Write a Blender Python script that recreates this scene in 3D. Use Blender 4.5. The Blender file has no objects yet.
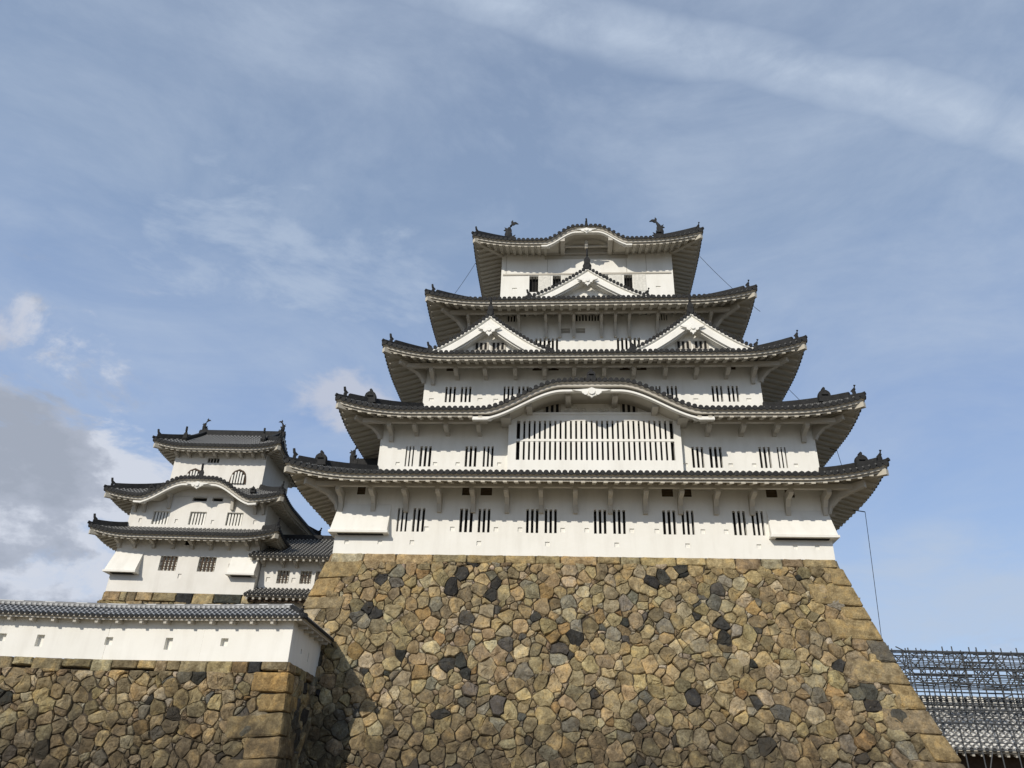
import bpy, math, random
from mathutils import Vector as V, Matrix, noise as MN
random.seed(7)
R = math.radians
scene = bpy.context.scene
# ---------------------------------------------------------------- camera
cd = bpy.data.cameras.new('camera'); cam = bpy.data.objects.new('camera', cd)
scene.collection.objects.link(cam); scene.camera = cam
F = V((-0.07520355, 0.88139467, 0.46635594)); RT = V((0.9971617, 0.06816153, 0.03197748)); UP = V((0.00360275, -0.4674371, 0.88401899))
cam.matrix_world = Matrix(((RT.x, UP.x, -F.x, -1.2603), (RT.y, UP.y, -F.y, -40.3407), (RT.z, UP.z, -F.z, 0.0), (0, 0, 0, 1)))
cd.sensor_width = 36.0; cd.lens = 765.14583 / 1024 * 36.0; cd.clip_end = 5000
# ---------------------------------------------------------------- light and sky
AZ, EL = 24.0, 29.5          # sun: degrees left of the facade normal, and height
sd = bpy.data.lights.new('sun', 'SUN'); sd.energy = 3.7; sd.angle = R(0.55); sd.color = (1.0, 0.93, 0.82)
sun = bpy.data.objects.new('sun', sd); scene.collection.objects.link(sun)
tosun = V((-math.sin(R(AZ)) * math.cos(R(EL)), -math.cos(R(AZ)) * math.cos(R(EL)), math.sin(R(EL))))
sun.rotation_euler = tosun.to_track_quat('Z', 'Y').to_euler(); sun.location = (-30, -60, 60)
world = bpy.data.worlds.new('World'); scene.world = world; world.use_nodes = True
wt = world.node_tree; wn = wt.nodes; wl = wt.links
for n in list(wn): wn.remove(n)
def N(tree, typ, **kw):
    n = tree.nodes.new(typ)
    for k, v in kw.items():
        if k == 'inp':
            for a, b in v.items(): n.inputs[a].default_value = b
        else: setattr(n, k, v)
    return n
def math_n(tree, op, a, b=None, c=None, clamp=False):
    n = tree.nodes.new('ShaderNodeMath'); n.operation = op; n.use_clamp = clamp
    for i, x in enumerate((a, b, c)):
        if x is None: continue
        if isinstance(x, (int, float)): n.inputs[i].default_value = x
        else: tree.links.new(x, n.inputs[i])
    return n.outputs[0]
def ramp(tree, fac, stops, interp='LINEAR'):
    n = tree.nodes.new('ShaderNodeValToRGB'); n.color_ramp.interpolation = interp
    el = n.color_ramp.elements
    while len(el) < len(stops): el.new(0.5)
    for e, (p, c) in zip(el, stops):
        e.position = p; e.color = (c, c, c, 1) if isinstance(c, (int, float)) else (*c, 1)
    tree.links.new(fac, n.inputs[0]); return n.outputs[0]
def mixc(tree, fac, a, b, typ='MIX'):
    n = tree.nodes.new('ShaderNodeMix'); n.data_type = 'RGBA'; n.blend_type = typ
    for s, x in ((0, fac), (6, a), (7, b)):
        if isinstance(x, (int, float)): n.inputs[s].default_value = x
        elif isinstance(x, tuple): n.inputs[s].default_value = (*x, 1)
        else: tree.links.new(x, n.inputs[s])
    return n.outputs[2]
sky = N(wt, 'ShaderNodeTexSky', sky_type='NISHITA', sun_disc=False, sun_elevation=R(EL), sun_rotation=R(180 + AZ), air_density=1.0, dust_density=1.2, ozone_density=1.3)
tc = N(wt, 'ShaderNodeTexCoord')
DIR = tc.outputs['Generated']
def dot(v):
    n = N(wt, 'ShaderNodeVectorMath', operation='DOT_PRODUCT'); wl.new(DIR, n.inputs[0]); n.inputs[1].default_value = v; return n.outputs['Value']
def noise(scale, detail=5, rough=.55, vec=None, sc=(1, 1, 1), dist=0.0, loc=(0, 0, 0)):
    m = N(wt, 'ShaderNodeMapping'); m.inputs['Scale'].default_value = sc; m.inputs['Location'].default_value = loc
    wl.new(vec or DIR, m.inputs['Vector'])
    n = N(wt, 'ShaderNodeTexNoise', inp={'Scale': scale, 'Detail': detail, 'Roughness': rough, 'Distortion': dist}); wl.new(m.outputs[0], n.inputs['Vector'])
    return n.outputs['Fac']
def blob(c, r, flat=1.0):          # soft cap of the sky round a direction
    c = V(c).normalized(); n = N(wt, 'ShaderNodeVectorMath', operation='SUBTRACT'); wl.new(DIR, n.inputs[0]); n.inputs[1].default_value = c
    m = N(wt, 'ShaderNodeVectorMath', operation='MULTIPLY'); wl.new(n.outputs[0], m.inputs[0]); m.inputs[1].default_value = (1, 1, flat)
    l = N(wt, 'ShaderNodeVectorMath', operation='LENGTH'); wl.new(m.outputs[0], l.inputs[0])
    return math_n(wt, 'MULTIPLY_ADD', l.outputs['Value'], -1 / R(r), 1.0, clamp=True)
thin = ramp(wt, noise(2.4, 8, .64, sc=(1, 1.2, 2.4), dist=.6), [(.38, 0.0), (.66, .8)])
fine = ramp(wt, noise(9, 7, .65, sc=(1, 1, 2.2), dist=.4, loc=(3, 1, 2)), [(.3, 0.0), (.8, 1.0)])
veil = math_n(wt, 'MULTIPLY', thin, math_n(wt, 'MULTIPLY_ADD', fine, .6, .5))
bd = dot((-0.26656545, 0.75674356, -0.59689366))
wob = math_n(wt, 'MULTIPLY_ADD', noise(4, 5, .55), .06, -.03)
bdist = math_n(wt, 'ABSOLUTE', math_n(wt, 'ADD', math_n(wt, 'ADD', bd, wob), .03))
band = ramp(wt, bdist, [(0.0, 1.0), (.018, .75), (.042, 0.0)], 'EASE')
side = ramp(wt, dot((.9, .1, .42)), [(.0, .25), (.35, 1.0)])
band = math_n(wt, 'MULTIPLY', math_n(wt, 'MULTIPLY', band, side), math_n(wt, 'MULTIPLY_ADD', fine, .6, .3))
puff_n = noise(5.0, 9, .62, sc=(1, 1.3, 2.6), dist=.35, loc=(1.2, .9, 2.1))
def puff(c, r, lo, hi, amt, flat=1.0):
    b = blob(c, r, flat)
    s = math_n(wt, 'ADD', math_n(wt, 'MULTIPLY_ADD', puff_n, 1.5, -.25), math_n(wt, 'MULTIPLY', b, .5))
    return math_n(wt, 'MULTIPLY', ramp(wt, s, [(lo, 0.0), (hi, 1.0)], 'EASE'), math_n(wt, 'MULTIPLY', ramp(wt, b, [(0.0, 0.0), (.35, 1.0)], 'EASE'), amt))
p1 = puff((-.280, .856, .436), 8, .66, .92, .9, 1.8)
p2 = puff((-.60, .76, .27), 19, .64, .86, .95, 1.15)
p3 = puff((-.35, .745, .565), 15, .60, .98, .70, 2.2)
p4 = puff((-.64, .655, .42), 6, .66, .95, .7, 1.5)
p5 = puff((.46, .88, .14), 7, .66, 1.0, .45, 3.0)
p7 = puff((.43, .88, .20), 17, .45, 1.0, .75, 3.0)
p6 = puff((-.58, .79, .17), 12, .62, .95, .85, 1.3)
low = ramp(wt, N(wt, 'ShaderNodeSeparateXYZ').outputs['Z'], [(0, 1), (1, 0)])
sep = N(wt, 'ShaderNodeSeparateXYZ'); wl.new(DIR, sep.inputs[0])
base = ramp(wt, sep.outputs['Z'], [(.0, (5.6, 6.9, 8.6)), (.18, (4.5, 6.1, 8.8)), (.40, (3.2, 4.55, 7.3)), (.62, (3.0, 4.1, 6.0)), (.9, (2.8, 3.6, 5.1))])
def mx(a, b): return math_n(wt, 'MAXIMUM', a, b)
soft = mx(mx(math_n(wt, 'MULTIPLY', veil, .75), math_n(wt, 'MULTIPLY', band, 1.3)), mx(math_n(wt, 'MULTIPLY', p3, .9), p7))
SKYC = 10.0              # the sky texture's own scale of brightness
col = mixc(wt, 1.0, sky.outputs[0], (.92, .98, 1.12), 'MULTIPLY')
col = mixc(wt, .8, col, base)
col = mixc(wt, soft, col, (5.0, 5.9, 7.3))
grey = ramp(wt, noise(6.5, 7, .6, loc=(2, 2, 2), sc=(1, 1, 1.7)), [(.40, (3.7, 4.1, 4.9)), (.50, (4.5, 4.9, 5.8)), (.57, (6.6, 7.0, 7.9))])
col = mixc(wt, mx(mx(p2, p6), p5), col, grey)
col = mixc(wt, mx(p1, p4), col, (5.4, 5.8, 6.9))
bg = N(wt, 'ShaderNodeBackground'); bg.inputs['Strength'].default_value = 0.10
wo = N(wt, 'ShaderNodeOutputWorld'); wl.new(col, bg.inputs['Color']); wl.new(bg.outputs[0], wo.inputs['Surface'])
vs = scene.view_settings; vs.view_transform = 'Standard'; vs.look = 'None'; vs.gamma = 1; vs.exposure = -0.04; vs.use_curve_mapping = False

# ---------------------------------------------------------------- materials
def mat(name, rough=.85, spec=.25):
    m = bpy.data.materials.new(name); m.use_nodes = True
    b = m.node_tree.nodes['Principled BSDF']; b.inputs['Roughness'].default_value = rough
    b.inputs['Specular IOR Level'].default_value = spec
    return m, m.node_tree, b
def tn(t, scale, detail=5, rough=.6, sc=(1, 1, 1), coord='Object'):
    c = N(t, 'ShaderNodeTexCoord'); m = N(t, 'ShaderNodeMapping'); m.inputs['Scale'].default_value = sc
    t.links.new(c.outputs[coord], m.inputs[0])
    n = N(t, 'ShaderNodeTexNoise', inp={'Scale': scale, 'Detail': detail, 'Roughness': rough}); t.links.new(m.outputs[0], n.inputs[0])
    return n.outputs['Fac']
def bump(t, b, h, strength=.3, dist=.02):
    n = N(t, 'ShaderNodeBump', inp={'Strength': strength, 'Distance': dist}); t.links.new(h, n.inputs['Height']); t.links.new(n.outputs[0], b.inputs['Normal'])
def plaster(name, a, c, streak):
    m, t, b = mat(name, .9, .15)
    f = ramp(t, tn(t, .8, 7, .65), [(.3, 0.0), (.7, 1.0)])
    s = ramp(t, tn(t, 1.6, 6, .6, (1.1, 1.1, .2)), [(.48, 0.0), (.8, 1.0)])
    c1 = mixc(t, math_n(t, 'MULTIPLY', f, .45), a, c)
    c1 = mixc(t, math_n(t, 'MULTIPLY', s, streak), c1, (.50, .47, .41))
    t.links.new(c1, b.inputs['Base Color']); bump(t, b, tn(t, 14, 6), .25, .01); return m
M_W = plaster('white_plaster', (.79, .775, .72), (.70, .68, .61), .30)
M_WT = plaster('shade_toned_trim_plaster', (.50, .47, .41), (.39, .365, .31), .2)  # white plaster of the trim, with eave shade put into its colour
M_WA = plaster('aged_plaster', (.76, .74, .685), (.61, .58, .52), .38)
M_SOF = plaster('shade_toned_soffit_plaster', (.50, .465, .39), (.40, .37, .31), .2)  # same white plaster on the undersides, albedo lowered to paint in their shade
def tile(name, base, k, white):
    m, t, b = mat(name, .75, .15)
    uv = N(t, 'ShaderNodeUVMap'); sp = N(t, 'ShaderNodeSeparateXYZ'); t.links.new(uv.outputs[0], sp.inputs[0])
    fr = math_n(t, 'FRACT', math_n(t, 'MULTIPLY', sp.outputs['Y'], 1 / (.42 if 'storehouse' in name else .3)))
    nz = tn(t, 3.0, 5); nf = tn(t, 26, 3)
    bandm = math_n(t, 'LESS_THAN', fr, math_n(t, 'MULTIPLY_ADD', nf, k * 1.2, k * .4))
    cc = mixc(t, ramp(t, nz, [(.3, 0.0), (.7, 1.0)]), base, tuple(x * 1.75 for x in base))
    cc = mixc(t, ramp(t, tn(t, 11, 4), [(.62, 0.0), (.75, .5)]), cc, (.20, .20, .18))
    if k > 0: cc = mixc(t, bandm, cc, white)
    t.links.new(cc, b.inputs['Base Color']); bump(t, b, tn(t, 30, 4), .4, .01); return m
M_T = tile('dark_roof_tile', (.052, .051, .048), 0, None)
M_TR = tile('roof_tile_with_plaster_joints', (.055, .054, .051), .22, (.30, .295, .275))
M_TRS = tile('aged_tile_with_plaster_joints', (.065, .063, .060), .28, (.40, .39, .36))
M_TR2 = tile('wall_tile_with_plaster_joints', (.10, .10, .10), .34, (.43, .43, .42))
M_TR3 = tile('storehouse_tile_with_plaster_joints', (.09, .09, .09), .62, (.80, .79, .75))
M_TG = tile('storehouse_flat_tile', (.16, .16, .155), 0, None)
M_ORN = tile('ridge_tile', (.019, .019, .019), 0, None)
def plain(name, c, rough=.8, amp=.3, sc=6):
    m, t, b = mat(name, rough)
    t.links.new(mixc(t, ramp(t, tn(t, sc, 5), [(.3, 0.0), (.7, 1.0)]), c, tuple(x * (1 - amp) for x in c)), b.inputs['Base Color']); return m
M_DK = plain('dark_interior', (.012, .011, .010))
M_SL = plain('shutter_white', (.74, .72, .65))
M_BR = plain('brown_timber', (.075, .05, .032))
M_BR2 = plain('weathered_timber', (.17, .125, .08))
M_PIPE = plain('galvanised_steel', (.075, .08, .085), .6)
M_CAB = plain('cable_black', (.02, .02, .02))
M_EARTH = plain('gravel_ground', (.23, .19, .13), .95, .3, 2)
M_FILL = None
def stone_mat():
    m, t, b = mat('rubble_stone', .92, .2)
    at = N(t, 'ShaderNodeAttribute', attribute_name='Col')
    n1 = tn(t, 2.6, 8, .7); n2 = tn(t, 13, 6, .7); n3 = tn(t, .55, 5, .65)
    c = mixc(t, ramp(t, n1, [(.32, 0.0), (.7, 1.0)]), at.outputs['Color'], mixc(t, 1.0, at.outputs['Color'], (.60, .56, .50), 'MULTIPLY'))
    c = mixc(t, math_n(t, 'MULTIPLY', ramp(t, n2, [(.38, 0.0), (.66, 1.0)]), .75), c, mixc(t, 1.0, c, (.50, .47, .42), 'MULTIPLY'))
    c = mixc(t, ramp(t, tn(t, 34, 4, .7), [(.55, 0.0), (.75, .55)]), c, mixc(t, 1.0, c, (1.45, 1.42, 1.35), 'MULTIPLY'))
    var = ramp(t, tn(t, 2.3, 6, .62), [(.34, (.56, .53, .48)), (.5, (1.0, 1.0, 1.0)), (.64, (1.36, 1.26, 1.06))])
    c = mixc(t, .9, c, mixc(t, 1.0, c, var, 'MULTIPLY'))
    # rust and lichen blotches
    c = mixc(t, math_n(t, 'MULTIPLY', ramp(t, tn(t, 1.3, 6, .7), [(.60, 0.0), (.72, 1.0)]), .15), c, (.27, .16, .07))
    c = mixc(t, math_n(t, 'MULTIPLY', ramp(t, tn(t, 5.2, 6, .7), [(.62, 0.0), (.74, 1.0)]), .5), c, (.34, .31, .24))
    # damp dark growth on the lower courses
    g = N(t, 'ShaderNodeNewGeometry'); sp = N(t, 'ShaderNodeSeparateXYZ'); t.links.new(g.outputs['Position'], sp.inputs[0])
    hz = math_n(t, 'MULTIPLY_ADD', sp.outputs['Z'], -.13, .74)
    st = ramp(t, math_n(t, 'ADD', hz, math_n(t, 'MULTIPLY', ramp(t, n3, [(.32, 0.0), (.68, 1.0)]), .62)), [(.55, 0.0), (.95, 1.0)])
    st = math_n(t, 'MULTIPLY', st, ramp(t, n1, [(.25, .35), (.6, 1.0)]))
    c = mixc(t, math_n(t, 'MULTIPLY', st, .80), c, (.055, .045, .032))
    t.links.new(c, b.inputs['Base Color'])
    h = math_n(t, 'ADD', math_n(t, 'MULTIPLY', n1, 1.3), math_n(t, 'MULTIPLY', n2, .6)); bump(t, b, h, 1.0, .10)
    return m
M_ST = stone_mat()
M_FILL = plain('wall_joint_fill', (.075, .060, .042), .95, .6, 5)

# ---------------------------------------------------------------- mesh helpers
OFF = V((0, 0, 0))
class MB:
    def __init__(s): s.v = []; s.f = []; s.m = []; s.uv = []; s.cur = 0; s.col = None; s.cols = []
    def add(s, pts):
        i = len(s.v); s.v += [tuple(p) for p in pts]
        if s.col is not None: s.cols += [s.col] * len(pts)
        return i
    def face(s, idx, uv=None): s.f.append(tuple(idx)); s.m.append(s.cur); s.uv.append(uv)
    def poly(s, pts, uv=None): i = s.add(pts); s.face(range(i, i + len(pts)), uv)
    def box(s, x0, x1, y0, y1, z0, z1):
        i = s.add([(x, y, z) for z in (z0, z1) for y in (y0, y1) for x in (x0, x1)])
        for q in ((0, 2, 3, 1), (4, 5, 7, 6), (0, 1, 5, 4), (2, 6, 7, 3), (0, 4, 6, 2), (1, 3, 7, 5)): s.face([i + k for k in q])
    def beam(s, p0, p1, w, h, up=(0, 0, 1)):
        p0 = V(p0); p1 = V(p1); d = (p1 - p0).normalized(); sd_ = d.cross(V(up)).normalized(); u = sd_.cross(d)
        pts = [p + sd_ * a * w / 2 + u * b * h / 2 for p in (p0, p1) for a, b in ((-1, -1), (1, -1), (1, 1), (-1, 1))]
        i = s.add(pts)
        for q in ((0, 1, 2, 3), (7, 6, 5, 4), (0, 4, 5, 1), (1, 5, 6, 2), (2, 6, 7, 3), (3, 7, 4, 0)): s.face([i + k for k in q])
    def tube(s, pts, r, n=6, cap=True):
        pts = [V(p) for p in pts]; rs = r if isinstance(r, (list, tuple)) else [r] * len(pts); rings = []
        for k, p in enumerate(pts):
            d = (pts[min(k + 1, len(pts) - 1)] - pts[max(k - 1, 0)]).normalized()
            a = d.cross(V((0, 0, 1)) if abs(d.z) < .9 else V((1, 0, 0))).normalized(); b = d.cross(a)
            rings.append(s.add([p + (a * math.cos(t) + b * math.sin(t)) * rs[k] for t in [2 * math.pi * j / n for j in range(n)]]))
        for a, b in zip(rings, rings[1:]):
            for j in range(n): s.face((a + j, a + (j + 1) % n, b + (j + 1) % n, b + j))
        if cap: s.face([rings[0] + j for j in range(n)][::-1]); s.face([rings[-1] + j for j in range(n)])
    def prism(s, pts, vec):      # polygon pushed along vec
        vec = V(vec); n = len(pts); a = s.add(pts); b = s.add([V(p) + vec for p in pts])
        s.face(list(range(a, a + n))[::-1]); s.face(range(b, b + n))
        for j in range(n): s.face((a + j, a + (j + 1) % n, b + (j + 1) % n, b + j))
    def strip(s, A, B, uvs=None):
        a = s.add(A); b = s.add(B)
        for j in range(len(A) - 1): s.face((a + j, a + j + 1, b + j + 1, b + j))
    def grid(s, rows, uvrows=None, smooth=False):
        idx = [s.add(r) for r in rows]; n = len(rows[0])
        for k in range(len(rows) - 1):
            for j in range(n - 1):
                uv = None
                if uvrows: uv = (uvrows[k][j], uvrows[k][j + 1], uvrows[k + 1][j + 1], uvrows[k + 1][j])
                s.face((idx[k] + j, idx[k] + j + 1, idx[k + 1] + j + 1, idx[k + 1] + j), uv)
    def build(s, name, mats, parent=None, smooth=False, **props):
        me = bpy.data.meshes.new(name); me.from_pydata([(x - OFF.x, y - OFF.y, z - OFF.z) for x, y, z in s.v], [], s.f)
        for m in (mats if isinstance(mats, (list, tuple)) else [mats]): me.materials.append(m)
        me.polygons.foreach_set('material_index', s.m)
        if any(u is not None for u in s.uv):
            lay = me.uv_layers.new(name='UVMap'); k = 0
            for f, u in zip(s.f, s.uv):
                for j in range(len(f)):
                    if u is not None: lay.data[k].uv = u[j]
                    k += 1
        if s.cols and len(s.cols) == len(s.v):
            ca = me.color_attributes.new('Col', 'FLOAT_COLOR', 'POINT')
            for k, c in enumerate(s.cols): ca.data[k].color = (*c, 1)
        if smooth: me.polygons.foreach_set('use_smooth', [True] * len(me.polygons))
        me.update(); o = bpy.data.objects.new(name, me); scene.collection.objects.link(o)
        if parent: o.parent = parent
        for k, v in props.items(): o[k] = v
        return o
def thing(name, label, cat, loc, rz=0, group=None):
    global OFF
    o = bpy.data.objects.new(name, None); scene.collection.objects.link(o); o.location = loc; o.rotation_euler = (0, 0, rz)
    o['label'] = label; o['category'] = cat
    if group: o['group'] = group
    return o
def tag(o, label, cat, group=None):
    o['label'] = label; o['category'] = cat
    if group: o['group'] = group
    return o
def sstep(x): x = max(0., min(1., x)); return x * x * (3 - 2 * x)
def frange(a, b, st):
    n = max(1, int(round((b - a) / st))); return [a + (b - a) * k / n for k in range(n + 1)]
Z = V((0, 0, 1))

# ---------------------------------------------------------------- roof of a storey
class Side:      # one slope of a roof: eave from A to B, inner (upper) line A2..B2
    def __init__(s, A, B, A2, B2, ze, rise, up, run=None, qcap=None, kara=None, Lc=4.5, k=.25):
        s.A = V((*A, 0)); s.e = (V((*B, 0)) - s.A); s.L = s.e.length; s.e.normalize(); s.n = V((-s.e.y, s.e.x, 0))
        a2 = V((*A2, 0)) - s.A; b2 = V((*B2, 0)) - s.A
        s.qm = a2.dot(s.n); s.ua = a2.dot(s.e); s.ub = b2.dot(s.e)
        s.run = run or s.qm; s.ze = ze; s.rise = rise; s.up = up; s.kara = kara; s.Lc = Lc; s.k = k; s.qcap = qcap
    def lim(s, q):
        if s.qcap is not None: m = min(q, s.qcap); return m, s.L - m
        return s.ua * q / s.qm, s.L - (s.L - s.ub) * q / s.qm
    def kz(s, u):
        if not s.kara: return -99
        uc, kw, kh = s.kara; x = abs(u - uc) / kw
        return -99 if x >= 1 else s.ze + kh * (sstep((1 - x) / .75) * .97 + .03 * max(0, 1 - x))
    def z(s, u, q):
        a, b = s.lim(q); t = min(1, q / s.run); d = min(max(u - a, 0), max(b - u, 0))
        z = s.ze + s.rise * ((1 - s.k) * t + s.k * t * t) + s.up * max(0, 1 - d / s.Lc) ** 2.2 * (1 - t) ** 1.2
        return max(z, s.kz(u))
    def p(s, u, q, dz=0): return s.A + s.e * u + s.n * q + Z * (s.z(u, q) + dz)
    # underside: mitred at 45 degrees
    def sz(s, u, q, o, drop=.40, sl=.27):
        d = min(max(u - q, 0), max(s.L - q - u, 0))
        z = s.ze + s.up * max(0, 1 - d / s.Lc) ** 2.2 * (1 - .75 * q / o) - drop + sl * q
        return max(z, s.kz(u) - drop) if s.kara else z
    def sp(s, u, q, o, drop=.40, dz=0): return s.A + s.e * u + s.n * q + Z * (s.sz(u, q, o, drop) + dz)

def roof(par, box, inner, o, ze, rise, up, kara=None, irimoya=None, rib=.325, tiles=(M_T, M_TR), raf=.58, Lc=4.5, drop=.40, sides='FRBL', karaboard=True, hump=None, k=.25, hip=.30, sumi=True):
    x0, x1, y0, y1 = box; ix0, ix1, iy0, iy1 = inner
    E = dict(F=((x0 - o, y0 - o), (x1 + o, y0 - o)), R=((x1 + o, y0 - o), (x1 + o, y1 + o)), B=((x1 + o, y1 + o), (x0 - o, y1 + o)), L=((x0 - o, y1 + o), (x0 - o, y0 - o)))
    I = dict(F=((ix0, iy0), (ix1, iy0)), R=((ix1, iy0), (ix1, iy1)), B=((ix1, iy1), (ix0, iy1)), L=((ix0, iy1), (ix0, iy0)))
    run = None; S = {}
    for c in 'FRBL':
        kw = dict(Lc=Lc, k=k)
        if irimoya:
            qg, yc = irimoya; run = yc - (y0 - o); kw['run'] = run; kw['qcap'] = qg
            if c in 'FB': yy = yc; I2 = ((x0 - o + qg, yy), (x1 + o - qg, yy)) if c == 'F' else ((x1 + o - qg, yy), (x0 - o + qg, yy))
            else:
                xx = (x1 + o - qg) if c == 'R' else (x0 - o + qg); I2 = ((xx, y0 - o + qg), (xx, y1 + o - qg)) if c == 'R' else ((xx, y1 + o - qg), (xx, y0 - o + qg))
        else: I2 = I[c]
        S[c] = Side(*E[c], *I2, ze, rise, up, kara=((kara[0] - (x0 - o), kara[1], kara[2]) if kara and c == 'F' else None), **kw)
    pan = MB(); rb = MB(); fa = MB(); so = MB(); rf = MB(); hr = MB()
    def usamp(s, a, b):
        if not s.kara: return [a + (b - a) * j / 60 for j in range(61)]
        return [a + (b - a) * j / 150 for j in range(151)]
    for c in sides:
        s = S[c]; rows = []; nq = 10
        for kq in range(nq + 1):
            q = s.qm * kq / nq; a, b = s.lim(q); rows.append([s.p(u, q) for u in usamp(s, a, b)])
        pan.grid(rows)
        # rows of round tiles
        n = int(s.L / rib); st = s.L / n
        prof = [(math.cos(math.pi * j / 5), math.sin(math.pi * j / 5)) for j in range(6)]
        for j in range(n):
            u = (j + .5) * st
            if s.qcap is not None and s.qcap <= u <= s.L - s.qcap: qe = s.qm
            else:
                d = min(u, s.L - u)
                if s.qcap is not None: qe = d
                else: qe = min(s.qm, u * s.qm / max(s.ua, 1e-6), (s.L - u) * s.qm / max(s.L - s.ub, 1e-6))
            if s.qcap is not None and c in 'RL': qe = min(qe, s.qm)
            if qe < .12: continue
            m = max(2, int(qe / .45)); r = .11; rw = []; uvr = []
            for t in range(m + 1):
                q = qe * t / m; p = s.p(u, q)
                rw.append([p + s.e * (cx * r) + Z * (cz * r * 1.15) for cx, cz in prof]); uvr.append([(x / 5, q) for x in range(6)])
            rb.cur = 0; rb.grid(rw, uvr)
            p = s.p(u, 0) + Z * .005 - s.n * .02
            rb.cur = 1; rb.prism([p + s.e * (math.cos(a) * .14) + Z * (math.sin(a) * .145 + .01) for a in [math.pi * 2 * x / 8 for x in range(8)]], s.n * .06)
            # curved lip of the flat tile between two round ones
            pu = u + st / 2
            if j < n - 1:
                lip = [s.p(pu + st * w, 0, dz) - s.n * .0 for w, dz in ((-.5, .0), (-.25, -.035), (0, -.05), (.25, -.035), (.5, .0))]
                rb.strip([q_ + Z * .02 for q_ in lip], [q_ - Z * .045 for q_ in lip])
        # eave edge: plaster line under the tiles, then the set-back fascia
        def row(q, dz, off=0): 
            us = usamp(s, q, s.L - q); return [s.A + s.e * u + s.n * q + Z * (s.sz(u, q, o, 0.0) - .27 * q + dz) for u in us]
        fa.strip(row(.03, -.02), row(.03, -.10)); fa.strip(row(.03, -.10), row(.17, -.13)); fa.strip(row(.17, -.13), row(.17, -.27)); fa.strip(row(.17, -.27), row(.30, -.27)); fa.strip(row(.30, -.27), row(.30, -drop + .02))
        rows = []
        for kq in range(7):
            q = .28 + (o - .28) * kq / 6; us = usamp(s, q, s.L - q); rows.append([s.sp(u, q, o, drop) for u in us])
        so.grid(rows)
        # rafters
        if raf:
            n = int(s.L / raf); st = s.L / n; ww = .11
            for j in range(n):
                u = (j + .5) * st; qe = min(o + .02, u - .1, s.L - u - .1)
                if s.kara and abs(u - s.kara[0]) < s.kara[1] * .92: continue
                if qe < .55: continue
                rws = []
                for t in range(4):
                    q = .29 + (qe - .29) * t / 3; p = s.sp(u, q, o, drop)
                    rws.append([p - s.e * ww + Z * .03, p - s.e * ww - Z * .12, p + s.e * ww - Z * .12, p + s.e * ww + Z * .03])
                rf.grid(rws); rf.poly(rws[0][::-1])
    # hip ridges and corner rafters
    hips = []
    hparts = []
    for c, c2 in (('F', 'L'), ('R', 'F'), ('B', 'R'), ('L', 'B')):
        if c not in sides or c2 not in sides: continue
        hr = MB(); hparts.append(hr); s = S[c]; qe = s.qcap if s.qcap is not None else s.qm
        pts = [s.p(s.lim(q)[0], q, .0) for q in [qe * (.02 + .98 * t / 8) for t in range(9)]]
        hips.append((c, pts)); d = (pts[0] - pts[1]).normalized()
        for a, b in zip(pts[1:], pts[2:]): hr.beam(a + Z * .14, b + Z * .14, hip, .34); hr.beam(a + Z * .34, b + Z * .34, hip * .6, .12)
        hr.beam(pts[0] + Z * .08, pts[1] + Z * .10, hip * .8, .2)
        finial(hr, pts[1].lerp(pts[0], .45) + Z * .14, V((d.x, d.y, 0)).normalized(), .52)
        hr.tube([pts[0] + d * -.1 + Z * .1, pts[0] + d * .12 + Z * .16], .11, 8)
        if hump:
            m = pts[hump[0]]; dome(hr, m + Z * .32 + V((0, -.12, 0)), hump[1])
        if sumi:
            w = [s.sp(q, q, o, drop, -.10) for q in (.12, o * .5, o + .05)]
            rf.beam(w[0], w[1], .26, .30); rf.beam(w[1], w[2], .26, .30)
    r = pan.build('roof', tiles[0], par, smooth=True)
    rb.build('round_tiles', [tiles[1], M_ORN], r)
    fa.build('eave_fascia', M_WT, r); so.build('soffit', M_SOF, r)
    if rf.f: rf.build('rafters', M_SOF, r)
    for hr in hparts: hr.build('hip_ridge', M_ORN, r)
    # curved gable board of the undulating gable
    if kara and karaboard:
        s = S['F']; uc, kw, kh = s.kara; b = MB(); us = [uc - kw * 1.06 + 2.12 * kw * j / 80 for j in range(81)]
        def rw(q, dz): return [s.A + s.e * u + s.n * q + Z * (s.sz(u, q, o, 0.0) - (.27 * q if s.kz(u) < s.ze + .27 * q else 0) + dz) for u in us]
        T = .62 if kw > 5 else .48
        b.strip(rw(.30, -.14), rw(.30, -T + .14)); b.strip(rw(.30, -T + .14), rw(.20, -T + .12)); b.strip(rw(.20, -T + .12), rw(.20, -T)); b.strip(rw(.20, -T), rw(.46, -T)); b.strip(rw(.46, -T), rw(.46, -.2))
        for e_ in (0, -1): b.poly([rw(.20, -T + .12)[e_], rw(.20, -T)[e_], rw(.46, -T)[e_], rw(.46, -.2)[e_], rw(.30, -.14)[e_], rw(.30, -T + .14)[e_]])
        b.build('curved_gable_board', M_W, par)
    return r, S
def finial(mb, p, d, h):      # demon-tile plate with its upturned cylinder
    sd_ = V((-d.y, d.x, 0)); w = h * .42
    pr = [(-.5, -.25), (.5, -.25), (.62, .0), (.42, .18), (.46, .42), (.22, .6), (0, .72), (-.22, .6), (-.46, .42), (-.42, .18), (-.62, 0)]
    mb.prism([p + sd_ * a * w + Z * b * h for a, b in pr], d * -.14)
    mb.tube([p - d * .2 + Z * h * .5, p - d * .02 + Z * h * .78, p + d * .03 + Z * h * 1.2], [.09, .08, .07], 6)
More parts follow.
